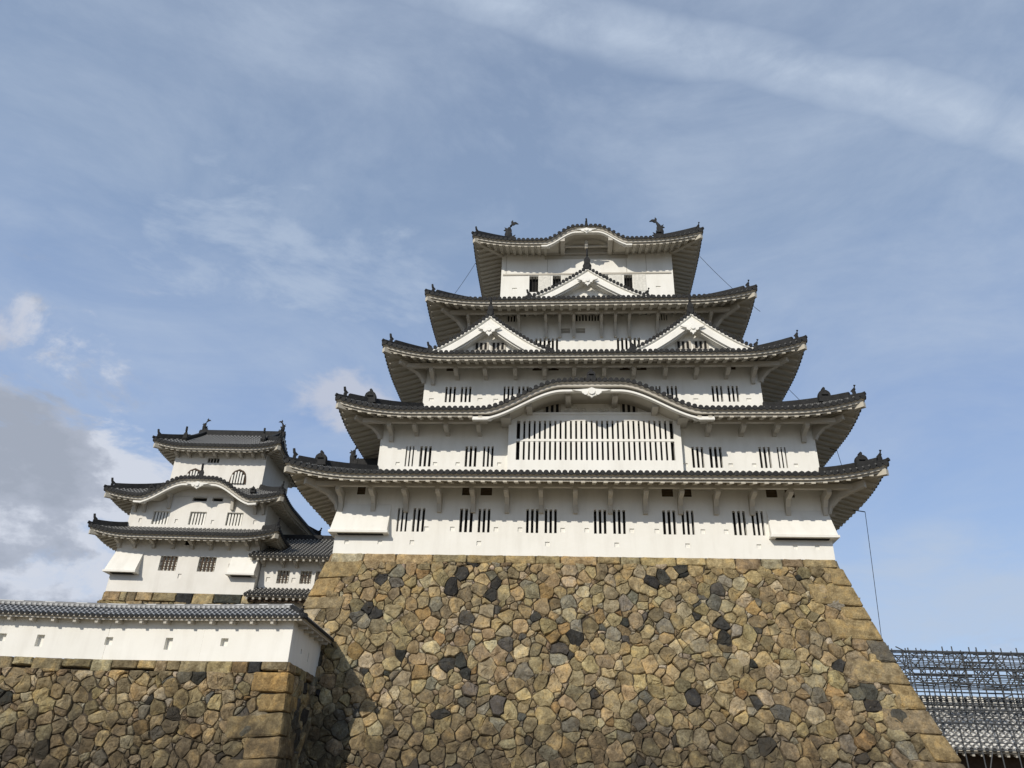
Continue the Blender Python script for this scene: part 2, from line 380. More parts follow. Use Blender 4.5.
def dome(mb, p, h, d=V((0, -1, 0))):
    sd_ = V((-d.y, d.x, 0))
    pr = [(-.55, -.5), (.55, -.5), (.52, -.36), (.5, -.33), (.5, .2), (.42, .42), (.22, .58), (.1, .62), (.12, .8), (0, .9), (-.12, .8), (-.1, .62), (-.22, .58), (-.42, .42), (-.5, .2), (-.5, -.33), (-.52, -.36)]
    mb.prism([p + sd_ * a * h + Z * b * h - d * .12 for a, b in pr], d * .3)
    mb.prism([p + sd_ * a * h * .55 + Z * (b * h * .55) - d * -.17 for a, b in pr[4:15]], d * .1)

# ---------------------------------------------------------------- walls and openings
def wall(par, box, z0, z1, holes=(), marks=(), m=M_W, name='wall', label=None):
    x0, x1, y0, y1 = box; b = MB()
    hs = [(h[0], h[1], h[2], h[3]) for h in holes] + [(a - w / 2, a + w / 2, z - h / 2, z + h / 2) for a, z, w, h in marks]
    xs = sorted(set([x0, x1] + [h[0] for h in hs] + [h[1] for h in hs])); zs = sorted(set([z0, z1] + [h[2] for h in hs] + [h[3] for h in hs]))
    for zA, zB in zip(zs, zs[1:]):
        run = None
        for xa, xb in zip(xs, xs[1:]):
            cx, cz = (xa + xb) / 2, (zA + zB) / 2
            if any(h[0] < cx < h[1] and h[2] < cz < h[3] for h in hs):
                if run: b.poly([(run[0], y0, zA), (run[1], y0, zA), (run[1], y0, zB), (run[0], y0, zB)]); run = None
            else: run = (run[0] if run else xa, xb)
        if run: b.poly([(run[0], y0, zA), (run[1], y0, zA), (run[1], y0, zB), (run[0], y0, zB)])
    for h in hs[len(holes):]:
        xa, xb, zA, zB = h; d = .06
        b.poly([(xa, y0, zA), (xa, y0, zB), (xa, y0 + d, zB), (xa, y0 + d, zA)]); b.poly([(xb, y0, zB), (xb, y0, zA), (xb, y0 + d, zA), (xb, y0 + d, zB)])
        b.poly([(xa, y0, zB), (xb, y0, zB), (xb, y0 + d, zB), (xa, y0 + d, zB)]); b.poly([(xb, y0, zA), (xa, y0, zA), (xa, y0 + d, zA), (xb, y0 + d, zA)])
        b.poly([(xa, y0 + d, zA), (xb, y0 + d, zA), (xb, y0 + d, zB), (xa, y0 + d, zB)])
    for a, c in (((x1, y0), (x1, y1)), ((x1, y1), (x0, y1)), ((x0, y1), (x0, y0))): b.poly([(*a, z0), (*c, z0), (*c, z1), (*a, z1)])
    b.poly([(x0, y0, z1), (x1, y0, z1), (x1, y1, z1), (x0, y1, z1)])
    o = b.build(name, m, par)
    if label: o['label'] = label
    return o
def window(par, x0, x1, z0, z1, y, bars=3, depth=.30, bm=None, bw=.11, horiz=0, rm=None, back=None, barback=.06, hw=.05, setb=.0):
    b = MB(); d = depth
    b.cur = 0
    b.poly([(x0, y, z0), (x0, y, z1), (x0, y + d, z1), (x0, y + d, z0)]); b.poly([(x1, y, z1), (x1, y, z0), (x1, y + d, z0), (x1, y + d, z1)])
    b.poly([(x0, y, z1), (x1, y, z1), (x1, y + d, z1), (x0, y + d, z1)]); b.poly([(x1, y, z0), (x0, y, z0), (x0, y + d, z0), (x1, y + d, z0)])
    b.cur = 1; b.poly([(x0, y + d, z0), (x1, y + d, z0), (x1, y + d, z1), (x0, y + d, z1)])
    w = b.build('window', [rm or M_W, back or M_DK], par)
    l = MB(); n = bars; gap = (x1 - x0 - n * bw) / (n + 1)
    for k in range(n):
        a = x0 + gap * (k + 1) + bw * k; l.box(a, a + bw, y + setb, y + setb + barback, z0 + .002, z1 - .002)
    for k in range(horiz):
        zz = z0 + (z1 - z0) * (k + 1) / (horiz + 1); l.box(x0 + .002, x1 - .002, y + setb + .03, y + setb + barback - .02, zz - hw / 2, zz + hw / 2)
    if n or horiz: l.build('window_bars', bm or M_W, w)
    return w
def bracket(par, x, y, ztop, out, h, w=.24, m=M_WT, mesh=[None]):
    b = MB()
    pr = [(0, 0), (-out, 0), (-out, -.22), (-out + .12, -.30), (-out * .45, -.38), (-.30, -.62 * h), (-.20, -h), (0, -h)]
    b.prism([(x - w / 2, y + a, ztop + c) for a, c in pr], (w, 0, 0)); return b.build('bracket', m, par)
def gegyo(mb, p, w, h, d=V((0, -1, 0))):
    e = V((-d.y, d.x, 0))
    pr = [(0, -1), (.14, -.78), (.30, -.72), (.34, -.50), (.62, -.44), (.66, -.22), (1.05, -.12), (1.3, .0), (.7, .06), (.25, .12), (0, .3)]
    pts = pr + [(-a, b) for a, b in pr[::-1][1:-1]]
    mb.prism([p + e * a * w / 2 + Z * b * h for a, b in pts], d * .12)
    mb.tube([p + d * .12 - Z * h * .25, p + d * .2 - Z * h * .25], w * .12, 8)
    for sx in (-1, 1): mb.tube([p + e * sx * w * .2 + d * .12 - Z * h * .42, p + e * sx * w * .2 + d * .16 - Z * h * .42], w * .08, 8)
def gable(par, o, e, bk, hw, H, depth, wins=(), oni=.9, board=.52, name='gable', onifoot=True, ped=.75, tiles=(M_T, M_TR), exp=1.32):
    """triangular dormer gable: o = foot line centre at the front, e = right, bk = into the roof"""
    o = V(o); e = V(e); bk = V(bk); g = MB()
    def pz(s): return H * max(0, 1 - abs(s)) ** exp
    ss = [-1 + 2 * j / 40 for j in range(41)]
    def P(s, y, dz=0): return o + e * (s * hw) + bk * y + Z * (pz(s) + dz)
    g.grid([[P(s, y) for s in ss] for y in (0, depth * .5, depth)])
    root = g.build(name, tiles[0], par, smooth=True)
    r = MB(); prof = [(math.cos(math.pi * j / 5), math.sin(math.pi * j / 5)) for j in range(6)]
    ny = max(1, int(depth / .29))
    for k in range(ny):
        y = .16 + k * .29
        for sg in (-1, 1):
            rws = []; uvs = []
            for j in range(13):
                s = sg * (1 - .97 * j / 12); p = P(s, y); rws.append([p + bk * cx * .095 + Z * cz * .11 for cx, cz in prof]); uvs.append([(x, abs(s) * hw * 1.2) for x in range(6)])
            r.cur = 0; r.grid(rws, uvs)
    # tile ends along the verge
    L = 0; r.cur = 1; prev = P(-1, 0); step = .27; acc = 0
    for j in range(1, 801):
        s = -1 + 2 * j / 800; p = P(s, 0); acc += (p - prev).length; prev = p
        if acc >= step:
            acc = 0; c = p + Z * .06 - bk * .03; r.prism([c + e * math.cos(a) * .115 + Z * math.sin(a) * .125 for a in [math.pi * 2 * x / 8 for x in range(8)]], bk * .34)
    r.beam(P(0, 0, .22), P(0, depth, .22), .32, .34); r.beam(P(0, 0, .44), P(0, depth, .44), .2, .14)
    if oni:
        finial(r, P(0, .1, .28), -bk, oni)
    if onifoot:
        for sg in (-1, 1): finial(r, P(sg * .93, .1, .1), (e * sg - bk * .3).normalized(), .5)
    r.build('round_tiles', [tiles[1], M_ORN], root)
    b = MB(); s2 = [-1 + 2 * j / 60 for j in range(61)]
    def rr(y, dz): return [P(s, y, dz) for s in s2]
    def off(y, t):        # offset of the curve kept roughly square to it
        out = []
        for s in s2:
            dz = (pz(min(1, abs(s) + .01)) - pz(abs(s) - .01 if abs(s) > .01 else 0)) / (.02 * hw); pp = P(s, y, -t * math.sqrt(1 + min(abs(dz), 1.2) ** 2)); pp.z = max(pp.z, o.z - .06); out.append(pp)
        return out
    b.strip(off(.03, .02), off(.03, .11)); b.strip(off(.03, .11), off(.14, .13)); b.strip(off(.14, .13), off(.14, .26))
    b.strip(off(.14, .26), off(.08, .28)); b.strip(off(.08, .28), off(.08, .28 + board)); b.strip(off(.08, .28 + board), off(.24, .28 + board)); b.strip(off(.24, .28 + board), off(.24, .36 + board)); b.strip(off(.24, .36 + board), off(ped + .02, .34 + board))
    b.build('bargeboard', M_W, root)
    w = MB(); top = off(ped, .22); w.strip(top, [V((p.x, p.y, o.z - .07)) for p in top]); w.build('pediment', M_W, root)
    q = MB(); gegyo(q, P(0, .0, -.62 - board * 1.1), 1.15 * min(1, H / 2.6), .62 * min(1, H / 2.6), -bk); q.build('gable_pendant', M_W, root)
    for (a, c, z0, z1, nb) in wins:
        b = MB(); y = o + bk * (ped - .02)
        n = nb; st = (c - a) / n
        f = MB(); f.prism([y + e * x + Z * z for x, z in ((a - .06, z0 - .06), (c + .06, z0 - .06), (c + .06, z1 + .06), (a - .06, z1 + .06))], -bk * .03)
        wo_ = f.build('window', M_WT, root)
        for k in range(n): b.prism([y - bk * .035 + e * x + Z * z for x, z in ((a + st * (k + .22), z0), (a + st * (k + .78), z0), (a + st * (k + .78), z1), (a + st * (k + .22), z1))], -bk * .006)
        b.build('window_slots', M_DK, wo_)
    return root
def shachi(par, p, sg, h=2.0, d=V((1, 0, 0))):     # fish-shaped ridge ornament, tail curling toward the ridge centre
    b = MB(); p = V(p); n = V((-d.y, d.x, 0))
    sp_ = [(-.02, -.15, .30), (-.16, .12, .34), (-.24, .42, .29), (-.22, .75, .22), (-.12, 1.05, .16), (.0, 1.3, .11), (.1, 1.5, .07)]
    k = h / 2.0; P = lambda a, z, y=0: p + d * (a * sg * k) + Z * (z * k) + n * (y * k)
    b.tube([P(a, z) for a, z, r in sp_], [r * k for a, z, r in sp_], 8)
    for pr in ([(.05, 1.4), (.0, 1.75), (.16, 1.95), (.2, 1.7), (.42, 1.72), (.66, 1.5), (.4, 1.52), (.25, 1.38)], [(-.2, .95), (-.55, 1.15), (-.45, .95), (-.62, .82), (-.4, .75), (-.5, .5), (-.3, .45)], [(.0, .1), (.42, .32), (.3, .12), (.5, .0), (.2, -.1)]):
        b.prism([P(a, z, -.05) for a, z in pr], n * .1 * k)
    for s in (-1, 1): b.prism([P(a, z, s * .2) for a, z in ((-.2, .5), (.1, .75), (.12, .45), (-.1, .25))], n * .06 * s)
    b.box(p.x - .38 * k, p.x + .38 * k, p.y - .28 * k, p.y + .28 * k, p.z - .5 * k, p.z - .02)
    return b.build('fish_ornament', M_ORN, par, smooth=False)
def stone_drop(par, x0, x1, y, ztop, zbot, out, left=0, right=0):      # flared stone-dropping box
    b = MB()
    T = [(x0, y), (x1, y)]; 
    A = [V((x0, y - .01, ztop)), V((x1, y - .01, ztop)), V((x1 + right, y - out, zbot)), V((x0 - left, y - out, zbot))]
    b.poly(A)
    b.poly([A[0], A[3], V((x0 - left, y + (out if left else .02), zbot)), V((x0, y + .02, ztop))]) if not left else b.poly([A[0], A[3], V((x0 - left, y + 2.6, zbot)), V((x0, y + 2.6, ztop))])
    b.poly([A[1], A[2], V((x1 + right, y + .02, zbot)), V((x1, y + .02, ztop))]) if not right else b.poly([A[1], A[2], V((x1 + right, y + 2.6, zbot)), V((x1, y + 2.6, ztop))])
    yb = 2.6 if (left or right) else 0
    b.box(x0 - left - .06, x1 + right + .06, y - out - .07, y + (yb if (left or right) else -.01), zbot - .13, zbot - .003)
    o_ = b.build('stone_drop_box', M_W, par)
    s = MB(); s.box(x0 - left * .3 + .25, x1 + right * .3 - .25, y - out + .16, y - .05, zbot - .17, zbot - .133); s.build('dropping_slot', M_DK, o_)
    return o_

# ---------------------------------------------------------------- rubble stone walls
def clip(poly, nx, ny, c):      # keep nx*x+ny*y <= c
    out = []
    for i in range(len(poly)):
        a = poly[i]; b = poly[(i + 1) % len(poly)]; da = nx * a[0] + ny * a[1] - c; db = nx * b[0] + ny * b[1] - c
        if da <= 0: out.append(a)
        if (da < 0 < db) or (db < 0 < da): t = da / (da - db); out.append((a[0] + (b[0] - a[0]) * t, a[1] + (b[1] - a[1]) * t))
    return out
PAL = [((.44, .355, .21), 22), ((.48, .385, .22), 20), ((.40, .33, .205), 18), ((.35, .295, .19), 14), ((.52, .455, .31), 11), ((.29, .235, .15), 8), ((.41, .285, .145), 3), ((.065, .066, .063), 4), ((.16, .155, .14), 4), ((.31, .29, .235), 6)]
def pick(rng, big=True):
    t = rng.random() * sum(w for c, w in PAL)
    for c, w in PAL:
        t -= w
        if t <= 0: break
    if not big: c = (.50, .44, .34) if rng.random() < .55 else (.36, .29, .19)
    k = rng.uniform(.70, 1.22); return tuple(x * k * rng.uniform(.96, 1.04) for x in c)
def rubble(mb, fill, P, ulo, uhi, v0, v1, size, seed, relief=.10, skip=None):
    """P(u, v) -> (point, normal); v runs down the face; ulo/uhi give its edges at v"""
    rng = random.Random(seed); sites = []; cell = size * .9; hsh = {}
    v = v0
    tries = 0; area = sum((uhi(v0 + (v1 - v0) * k / 10) - ulo(v0 + (v1 - v0) * k / 10)) for k in range(11)) / 11 * (v1 - v0)
    target = int(area / (size * size) * 1.0)
    umin = min(ulo(v0), ulo(v1)); umax = max(uhi(v0), uhi(v1))
    def near(u, v, r):
        k = int(r / cell) + 1; i, j = int(u // cell), int(v // cell)
        for a in range(i - k, i + k + 1):
            for b in range(j - k, j + k + 1):
                for s in hsh.get((a, b), ()): yield s
    def put(u, v, r): s = (u, v, r); sites.append(s); hsh.setdefault((int(u // cell), int(v // cell)), []).append(s)
    for lo, hi, f, cnt in ((.85, 1.1, .56, target // 4), (.5, .75, .54, target * 2), (.28, .42, .56, target * 2), (.12, .2, .75, target * 2)):
        for _ in range(cnt * 5):
            u = rng.uniform(umin, umax); v = rng.uniform(v0, v1)
            if not (ulo(v) < u < uhi(v)): continue
            r = rng.uniform(lo, hi) * size * (1 if lo > .2 else 1)
            if all(math.hypot((u - s[0]) * .88, (v - s[1]) * 1.15) > (r + s[2]) * f for s in near(u, v, 2 * size)): put(u, v, r)
    for (u, v, r) in sites:
        if skip and skip(u, v): continue
        poly = [(u - size * 1.5, v - size * 1.2), (u + size * 1.5, v - size * 1.2), (u + size * 1.5, v + size * 1.2), (u - size * 1.5, v + size * 1.2)]
        poly = clip(poly, 0, -1, -v0); poly = clip(poly, 0, 1, v1)
        du = (uhi(v + .1) - uhi(v - .1)) / .2; poly = clip(poly, 1, -du, uhi(v) - du * v)
        du = (ulo(v + .1) - ulo(v - .1)) / .2; poly = clip(poly, -1, du, -(ulo(v) - du * v))
        for s in near(u, v, 2.4 * size):
            dx, dy = s[0] - u, s[1] - v; dd = dx * dx + dy * dy
            if dd < 1e-9 or dd > 9 * size * size: continue
            c = (s[0] ** 2 + s[1] ** 2 - s[2] ** 2 - u * u - v * v + r * r) / 2; poly = clip(poly, dx, dy, c)
            if len(poly) < 3: break
        if len(poly) < 3: continue
        cx = sum(p[0] for p in poly) / len(poly); cy = sum(p[1] for p in poly) / len(poly)
        rad = sum(math.hypot(p[0] - cx, p[1] - cy) for p in poly) / len(poly)
        if rad < .045: continue
        pts = []
        def wrp(p):
            w = MN.noise_vector(V((p[0] / (size * 1.1), p[1] / (size * 1.1), seed))) * (size * .38) + MN.noise_vector(V((p[0] / (size * .45), p[1] / (size * .45), seed + 9.))) * (size * .10); return (p[0] + w.x, p[1] + w.y if v0 + .25 < p[1] < v1 - .1 else p[1])
        for i in range(len(poly)):
            a = poly[i]; b = poly[(i + 1) % len(poly)]; l = math.hypot(b[0] - a[0], b[1] - a[1]); n = max(1, int(l / (.17 if rad > .2 else .12)))
            for k in range(n):
                t = k / n; t = min(max(t, .10 if n == 1 else t), .9)
                pts.append((a[0] + (b[0] - a[0]) * t, a[1] + (b[1] - a[1]) * t))
        pts = [wrp(p) for p in pts]; cx = sum(p[0] for p in pts) / max(1, len(pts)); cy = sum(p[1] for p in pts) / max(1, len(pts))
        pts = [p for i, p in enumerate(pts) if math.hypot(p[0] - pts[i - 1][0], p[1] - pts[i - 1][1]) > .03]
        if len(pts) < 3: continue
        g = rng.uniform(.0, .008); mb.col = pick(rng, rad > .2)
        tx, ty = rng.uniform(-.24, .24), rng.uniform(-.28, .18); h0 = rng.uniform(-.04, .05) * (1 if rad > .2 else .3) - (0 if rad > .2 else .035)
        rings = []; jit = [(rng.uniform(-1, 1) * .035 * min(1, rad * 2), rng.uniform(-1, 1) * .035 * min(1, rad * 2)) for _ in pts]
        ef = min(.024, rad * .12)
        for lev, (sh, dep) in enumerate(((g, -.22), (g, -.03), (g + ef, relief * .50), (g + rad * .42, relief * .85))):
            ring = []
            for (x, y), (jx, jy) in zip(pts, jit):
                d = math.hypot(x - cx, y - cy) or 1; k = max(.25, (d - sh * 1.2) / d)
                px, py = cx + (x + jx - cx) * k, cy + (y + jy - cy) * k
                q, nn = P(px, py)
                z = dep + ((px - cx) * tx + (py - cy) * ty + h0 + (rng.uniform(-.014, .014) if lev < 3 else rng.uniform(-.034, .034) * min(1, rad * 2.5)) if lev > 0 else 0)
                ring.append(q + nn * z)
            rings.append(mb.add(ring))
        n = len(pts)
        for a, b in zip(rings, rings[1:]):
            for j in range(n): mb.face((a + j, a + (j + 1) % n, b + (j + 1) % n, b + j))
        q, nn = P(cx, cy); ox, oy = rng.uniform(-.45, .45) * rad, rng.uniform(-.45, .45) * rad; q, nn = P(cx + ox, cy + oy); c = mb.add([q + nn * (relief * .85 + h0 + ox * tx + oy * ty + rng.uniform(-.02, .05))])
        for j in range(n): mb.face((rings[-1] + j, rings[-1] + (j + 1) % n, c))
    # mortar and earth behind
    fc = fill; rows = []
    for k in range(11):
        v = v0 + (v1 - v0) * k / 10; a, b = ulo(v), uhi(v); rows.append([P(a + (b - a) * j / 10, v)[0] - P(a, v)[1] * .07 for j in range(11)])
    fc.col = (0, 0, 0); fc.grid(rows)
def dressed(mb, quad, nrm, rng, th=.14, col=None, sink=.4):       # one squared block given by its four front corners
    mb.col = col or pick(rng); c = sum(quad, V()) / 4
    pts = []
    for i in range(4):
        a, b = quad[i], quad[(i + 1) % 4]
        for t in (.06, .35, .65, .94): pts.append(a.lerp(b, t))
    rings = []
    for k, (s, z) in enumerate(((0.012, -sink), (0.012, -.0), (.045, th * .75), (.13, th))):
        r = []
        for p in pts:
            d = (c - p); l = d.length; r.append(p + d * min(.6, s / l * 1.3) + nrm * (z + rng.uniform(-.012, .012)) + (d.normalized() * rng.uniform(-.01, .015)))
        rings.append(mb.add(r))
    n = len(pts)
    for a, b in zip(rings, rings[1:]):
        for j in range(n): mb.face((a + j, a + (j + 1) % n, b + (j + 1) % n, b + j))
    k = mb.add([c + nrm * (th + .01)])
    for j in range(n): mb.face((rings[-1] + j, rings[-1] + (j + 1) % n, k))

# ================================================================= GROUND
g = MB(); g.poly([(-1500, -300, -1.6), (1500, -300, -1.6), (1500, 2500, -1.6), (-1500, 2500, -1.6)])
o = g.build('ground', M_EARTH); o['kind'] = 'structure'

# ================================================================= MAIN KEEP'S STONE BASE
XL, XR, YB, ZT, ZG = -14.17, 12.43, 21.6, 10.96, -1.7
def batter(d): return .247 * d + .0052 * d * d
def mainP(u, v):
    b = batter(v); s = .247 + .0104 * v; return V((u, -b, ZT - v)), V((0, -1, s)).normalized()
rng = random.Random(5)
st = MB(); fl = MB()
HB = 12.6
rubble(st, fl, mainP, lambda v: XL - batter(v) + .12, lambda v: XR + batter(v) - .12, .42, HB, .45, 11, skip=lambda u, v: u > XR + batter(v) - .75 or u < XL - batter(v) + .75)
def eastP(u, v): b = batter(v); s = .247 + .0104 * v; return V((XR + b, u, ZT - v)), V((1, 0, s)).normalized()
def westP(u, v): b = batter(v); s = .247 + .0104 * v; return V((XL - b, -u, ZT - v)), V((-1, 0, s)).normalized()
rubble(st, fl, eastP, lambda v: -batter(v) + .12, lambda v: YB + batter(v), .42, HB, .75, 12)
rubble(st, fl, westP, lambda v: -YB, lambda v: batter(v) - .12, .42, HB, .75, 13)
def course(P, a, b, v0, v1, rng, lo=.9, hi=2.3, th=.10):
    u = a
    while u < b - .3:
        w = rng.uniform(lo, hi); w = (b - u) if b - u - w < .6 else w; vv = v1 + rng.uniform(-.10, .16)
        n = P((u + u + w) / 2, v0)[1]; dressed(st, [P(u, v0)[0], P(u, vv)[0], P(u + w, vv)[0], P(u + w, v0)[0]], n, rng, th + rng.uniform(-.02, .02), col=None if rng.random() > .06 else (.05, .052, .055)); u += w
course(mainP, XL, XR, 0, .5, rng); course(eastP, 0, YB, 0, .5, rng); course(westP, -YB, 0, 0, .5, rng)
v = .5; k = 0
OC = [(.46, .355, .19), (.42, .33, .18), (.38, .31, .19), (.33, .27, .18), (.17, .16, .135), (.56, .49, .36), (.47, .35, .18)]
while v < HB:
    h = rng.uniform(.62, 1.12); v2 = min(v + h, HB)
    for sgn, xe in ((1, XR), (-1, XL)):
        lf = rng.uniform(1.5, 2.5) if (k % 2 == (sgn > 0)) else rng.uniform(.85, 1.2); ls = 3.2 - lf
        lf = max(lf, .8); ls = max(ls, .8); tilt = rng.uniform(.0, .12)
        c = random.Random(k * 7 + sgn).choice(OC)
        def ex(vv): return xe + sgn * batter(vv)
        qf = [mainP(ex(v) + sgn * .14, v)[0], mainP(ex(v2) + sgn * .14, v2)[0], mainP(ex(v2) - sgn * lf, v2 - tilt)[0], mainP(ex(v) - sgn * (lf + rng.uniform(-.12, .12)), v - tilt)[0]]
        dressed(st, qf if sgn < 0 else qf, mainP(0, v)[1], rng, .12, col=c)
        if sgn > 0: P2 = eastP; qs = [P2(-batter(v), v)[0], P2(-batter(v) + ls, v)[0], P2(-batter(v2) + ls, v2)[0], P2(-batter(v2), v2)[0]]
        else: P2 = westP; qs = [P2(batter(v), v)[0], P2(batter(v) - ls, v)[0], P2(batter(v2) - ls, v2)[0], P2(batter(v2), v2)[0]]
        dressed(st, qs, P2(0, v)[1], rng, .15, col=c)
    v = v2; k += 1
OFF = V((0, 10.8, -1.6))
bobj = st.build('stone_rampart', M_ST); bobj.location = OFF; tag(bobj, 'tall battered rubble stone base carrying the five-tiered white keep', 'stone wall')
fl.box(XL + .1, XR - .1, .2, YB - .2, 6, ZT - .02)
fl.cols = []; fo = fl.build('joint_fill', M_FILL, bobj)

# ================================================================= MAIN KEEP
YC = 10.8
OFF = V((-.87, YC, ZT))
K = thing('castle_keep', 'tallest building, white five-tiered castle keep with dark tiled roofs on the high stone base', 'castle', OFF)
w1, w2, w3, w4, w5 = 13.3, 12.52, 10.53, 8.45, 6.33
B1 = (XL, XR, 0, YB); B2 = (.09 - w2, .09 + w2, .6, 2 * YC - .6); B3 = (-w3, w3, 2.47, 2 * YC - 2.47); B4 = (-w4, w4, 4.56, 2 * YC - 4.56); B5 = (-w5, w5, 6.2, 2 * YC - 6.2)
def pairs(lst, z0, z1): return [(a, b, z0, z1) for a, b in lst]
P1 = pairs([(-10.8, -10.23), (-9.93, -9.27), (-7.32, -6.6), (-6.3, -5.64), (-3.66, -2.99), (-2.65, -1.99), (0.02, 0.69), (1.05, 1.72), (3.71, 4.4), (4.73, 5.37), (7.43, 8.1), (8.42, 9.04)], 12.22, 13.56)
T1 = pairs([(-13.24, -12.79), (-7.27, -6.72), (-6.24, -5.6), (3.75, 4.36), (4.85, 5.35), (9.35, 9.93), (10.35, 10.85)], 14.34, 14.84)
P2w = pairs([(-10.85, -10.36), (-10.01, -9.33), (-7.34, -6.67), (-6.29, -5.69), (5.65, 6.31), (6.64, 7.34), (9.41, 10.04), (10.42, 10.91)], 16.28, 17.55)
P3w = pairs([(-9.15, -8.48), (-8.15, -7.49), (-5.43, -4.81), (-4.51, -3.85), (3.84, 4.39), (4.76, 5.4), (7.51, 8.16), (8.48, 9.12)], 21.37, 22.47) + pairs([(-.86, -.24), (.09, .70)], 22.35, 23.1)
T3 = pairs([(-9.18, -8.57), (-3.63, -3.05), (-2.61, -1.96), (1.91, 2.53), (2.99, 3.59), (8.67, 9.13)], 23.62, 23.95)
P4w = pairs([(-3.6, -2.04), (1.94, 3.5), (-8.2, -7.3), (7.3, 8.1)], 26.34, 27.28)
P4c = pairs([(-.82, -.06), (.06, .77), (-5.55, -4.83), (4.86, 5.43)], 28.66, 29.33)
T4 = pairs([(-1.84, -1.23), (-.81, -.2)], 27.68, 28.08)
P5w = pairs([(-4.22, -3.55), (-2.49, -1.88), (1.0, 1.6), (2.75, 3.37)], 32.26, 33.7)
def marks(lst, w=.30, h=.30): return [(x, z, w, h) for x, z in lst]
m1 = marks([(-13.47, 11.62), (-11.62, 11.62), (-9.85, 11.62), (-6.19, 11.62), (-2.49, 11.62), (1.21, 11.62), (4.94, 11.62), (8.64, 11.62), (10.5, 11.62), (11.62, 11.62), (-9.13, 12.4), (-7.69, 12.4), (-5.29, 12.4), (-3.98, 12.4), (-1.67, 12.4), (-0.37, 12.4), (2.04, 12.4), (3.37, 12.4), (5.8, 12.4), (7.02, 12.4)], .24, .24)
m2 = marks([(-11.26, 16.45), (-9.06, 16.45), (-7.74, 16.45), (-5.32, 16.45), (5.26, 16.45), (7.77, 16.45), (9.06, 16.45), (11.35, 16.45)], .24, .20)
m3 = marks([(-10, 21.55), (-6.9, 21.55), (-5.9, 21.5), (6.5, 21.5), (9.7, 21.5)], .3, .2)
wall(K, B1, ZT, 15.05, P1 + T1, m1, label='lowest white storey wall standing on the stone base')
wall(K, B2, 15.2, 19.35, P2w, m2); wall(K, B3, 19.6, 24.15, P3w + T3, m3); wall(K, B4, 24.6, 29.55, P4w + P4c + T4)
m5 = marks([(-5.3, 32.6), (5.2, 32.6)], .35, .12)
wall(K, B5, 29.9, 35.95, P5w, m5)
for a, b, c, d in P1: window(K, a, b, c, d, 0, 2, bw=.12)
for a, b, c, d in T1: window(K, a, b, c, d, 0, 0, horiz=2, bm=M_BR2, rm=M_BR2, back=M_BR2, hw=.07, depth=.22)
for a, b, c, d in P2w: window(K, a, b, c, d, .6, 2, bw=.12)
for a, b, c, d in P3w: window(K, a, b, c, d, 2.47, 2, bw=.13)
for a, b, c, d in T3: window(K, a, b, c, d, 2.47, 0, horiz=1, bm=M_BR2, rm=M_BR2, back=M_BR2, depth=.2)
for a, b, c, d in P4w: window(K, a, b, c, d, 4.56, 5 if b - a > 1 else 3, bw=.13)
for a, b, c, d in P4c: window(K, a, b, c, d, 4.56, 3, bw=.1)
for a, b, c, d in T4: window(K, a, b, c, d, 4.56, 0, horiz=1, bm=M_WT, depth=.15, back=M_WT)
for a, b, c, d in P5w: window(K, a, b, c, d, 6.2, 2, bw=.04, bm=M_DK, depth=.4, setb=.1)
# sliding shutters beside the top windows and plaster panel lines
for a, b in ((-3.55, -2.62), (-1.88, -.95), (1.62, 2.62), (3.4, 4.35)):
    s_ = MB(); s_.box(a + .02, b - .02, 6.16, 6.197, 32.24, 33.72); s_.build('window_shutter', M_SL, K)
s_ = MB(); s_.box(-6.2, 6.2, 6.14, 6.196, 33.76, 33.9); s_.build('lintel_beam', M_WT, K)
s_ = MB()
for x in (-2.9, 2.95, -6.0, 4.4): s_.box(x, x + .035, 6.17, 6.197, 33.92, 35.5)
s_.build('panel_batten', M_WT, K)
# tier 1 eaves
O1, O2, O3, O4, O5 = 2.60, 2.33, 2.42, 2.56, 2.06
roof(K, B1, B2, O1, 14.70, 1.22, .66, hump=(3, .62))
roof(K, B2, B3, O2, 18.90, 2.0, .74, kara=(-.02, 6.35, 1.78), hump=(3, .66))
roof(K, B3, B4, O3, 23.60, 2.08, .78, raf=.56)
roof(K, B4, B5, O4, 28.87, 2.23, .62)
r5, S5 = roof(K, B5, B5, O5, 35.48, 4.75, .60, kara=(0, 3.1, 1.22), irimoya=(2.5, YC), raf=.46)
def beam_part(par, x0, x1, y, z, w=.24, h=.26, nm='purlin'):
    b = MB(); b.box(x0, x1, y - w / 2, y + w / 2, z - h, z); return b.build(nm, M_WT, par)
# purlins and brackets under the eaves
beam_part(K, XL - 1.1, XR + 1.1, -1.15, 14.66); beam_part(K, B2[0] - .9, -6.0, .6 - 1.05, 18.83); beam_part(K, 6.1, B2[1] + .9, .6 - 1.05, 18.83)
beam_part(K, -w3 - 1, w3 + 1, 2.47 - 1.05, 23.55); beam_part(K, -w4 - 1, w4 + 1, 4.56 - 1.1, 28.86)
for x in (-14.02, -12.18, -10.34, -8.47, -6.59, -4.72, -2.84, -.98, .91, 2.80, 4.68, 6.57, 8.47, 10.34, 12.28): bracket(K, x, 0, 14.42, 1.25, 1.12)
for x in (-11.76, -10.28, -8.43, -6.54, 6.6, 8.5, 10.37, 11.96): bracket(K, x, .6, 18.60, 1.15, .8 if abs(x) > 11.5 else .42)
for x in (-9.97, -8.42, -6.57, -4.68, -2.83, -.98, .88, 2.71, 4.65, 6.55, 8.45, 10.06): bracket(K, x, 2.47, 23.32, 1.15, .75 if abs(x) > 9.5 else .40)
for x in (-8.2, -6.6, -4.73, -2.87, -1.92, -.97, .91, 1.85, 2.78, 4.68, 6.6, 8.2): bracket(K, x, 4.56, 28.63, 1.2, 1.35, .18)
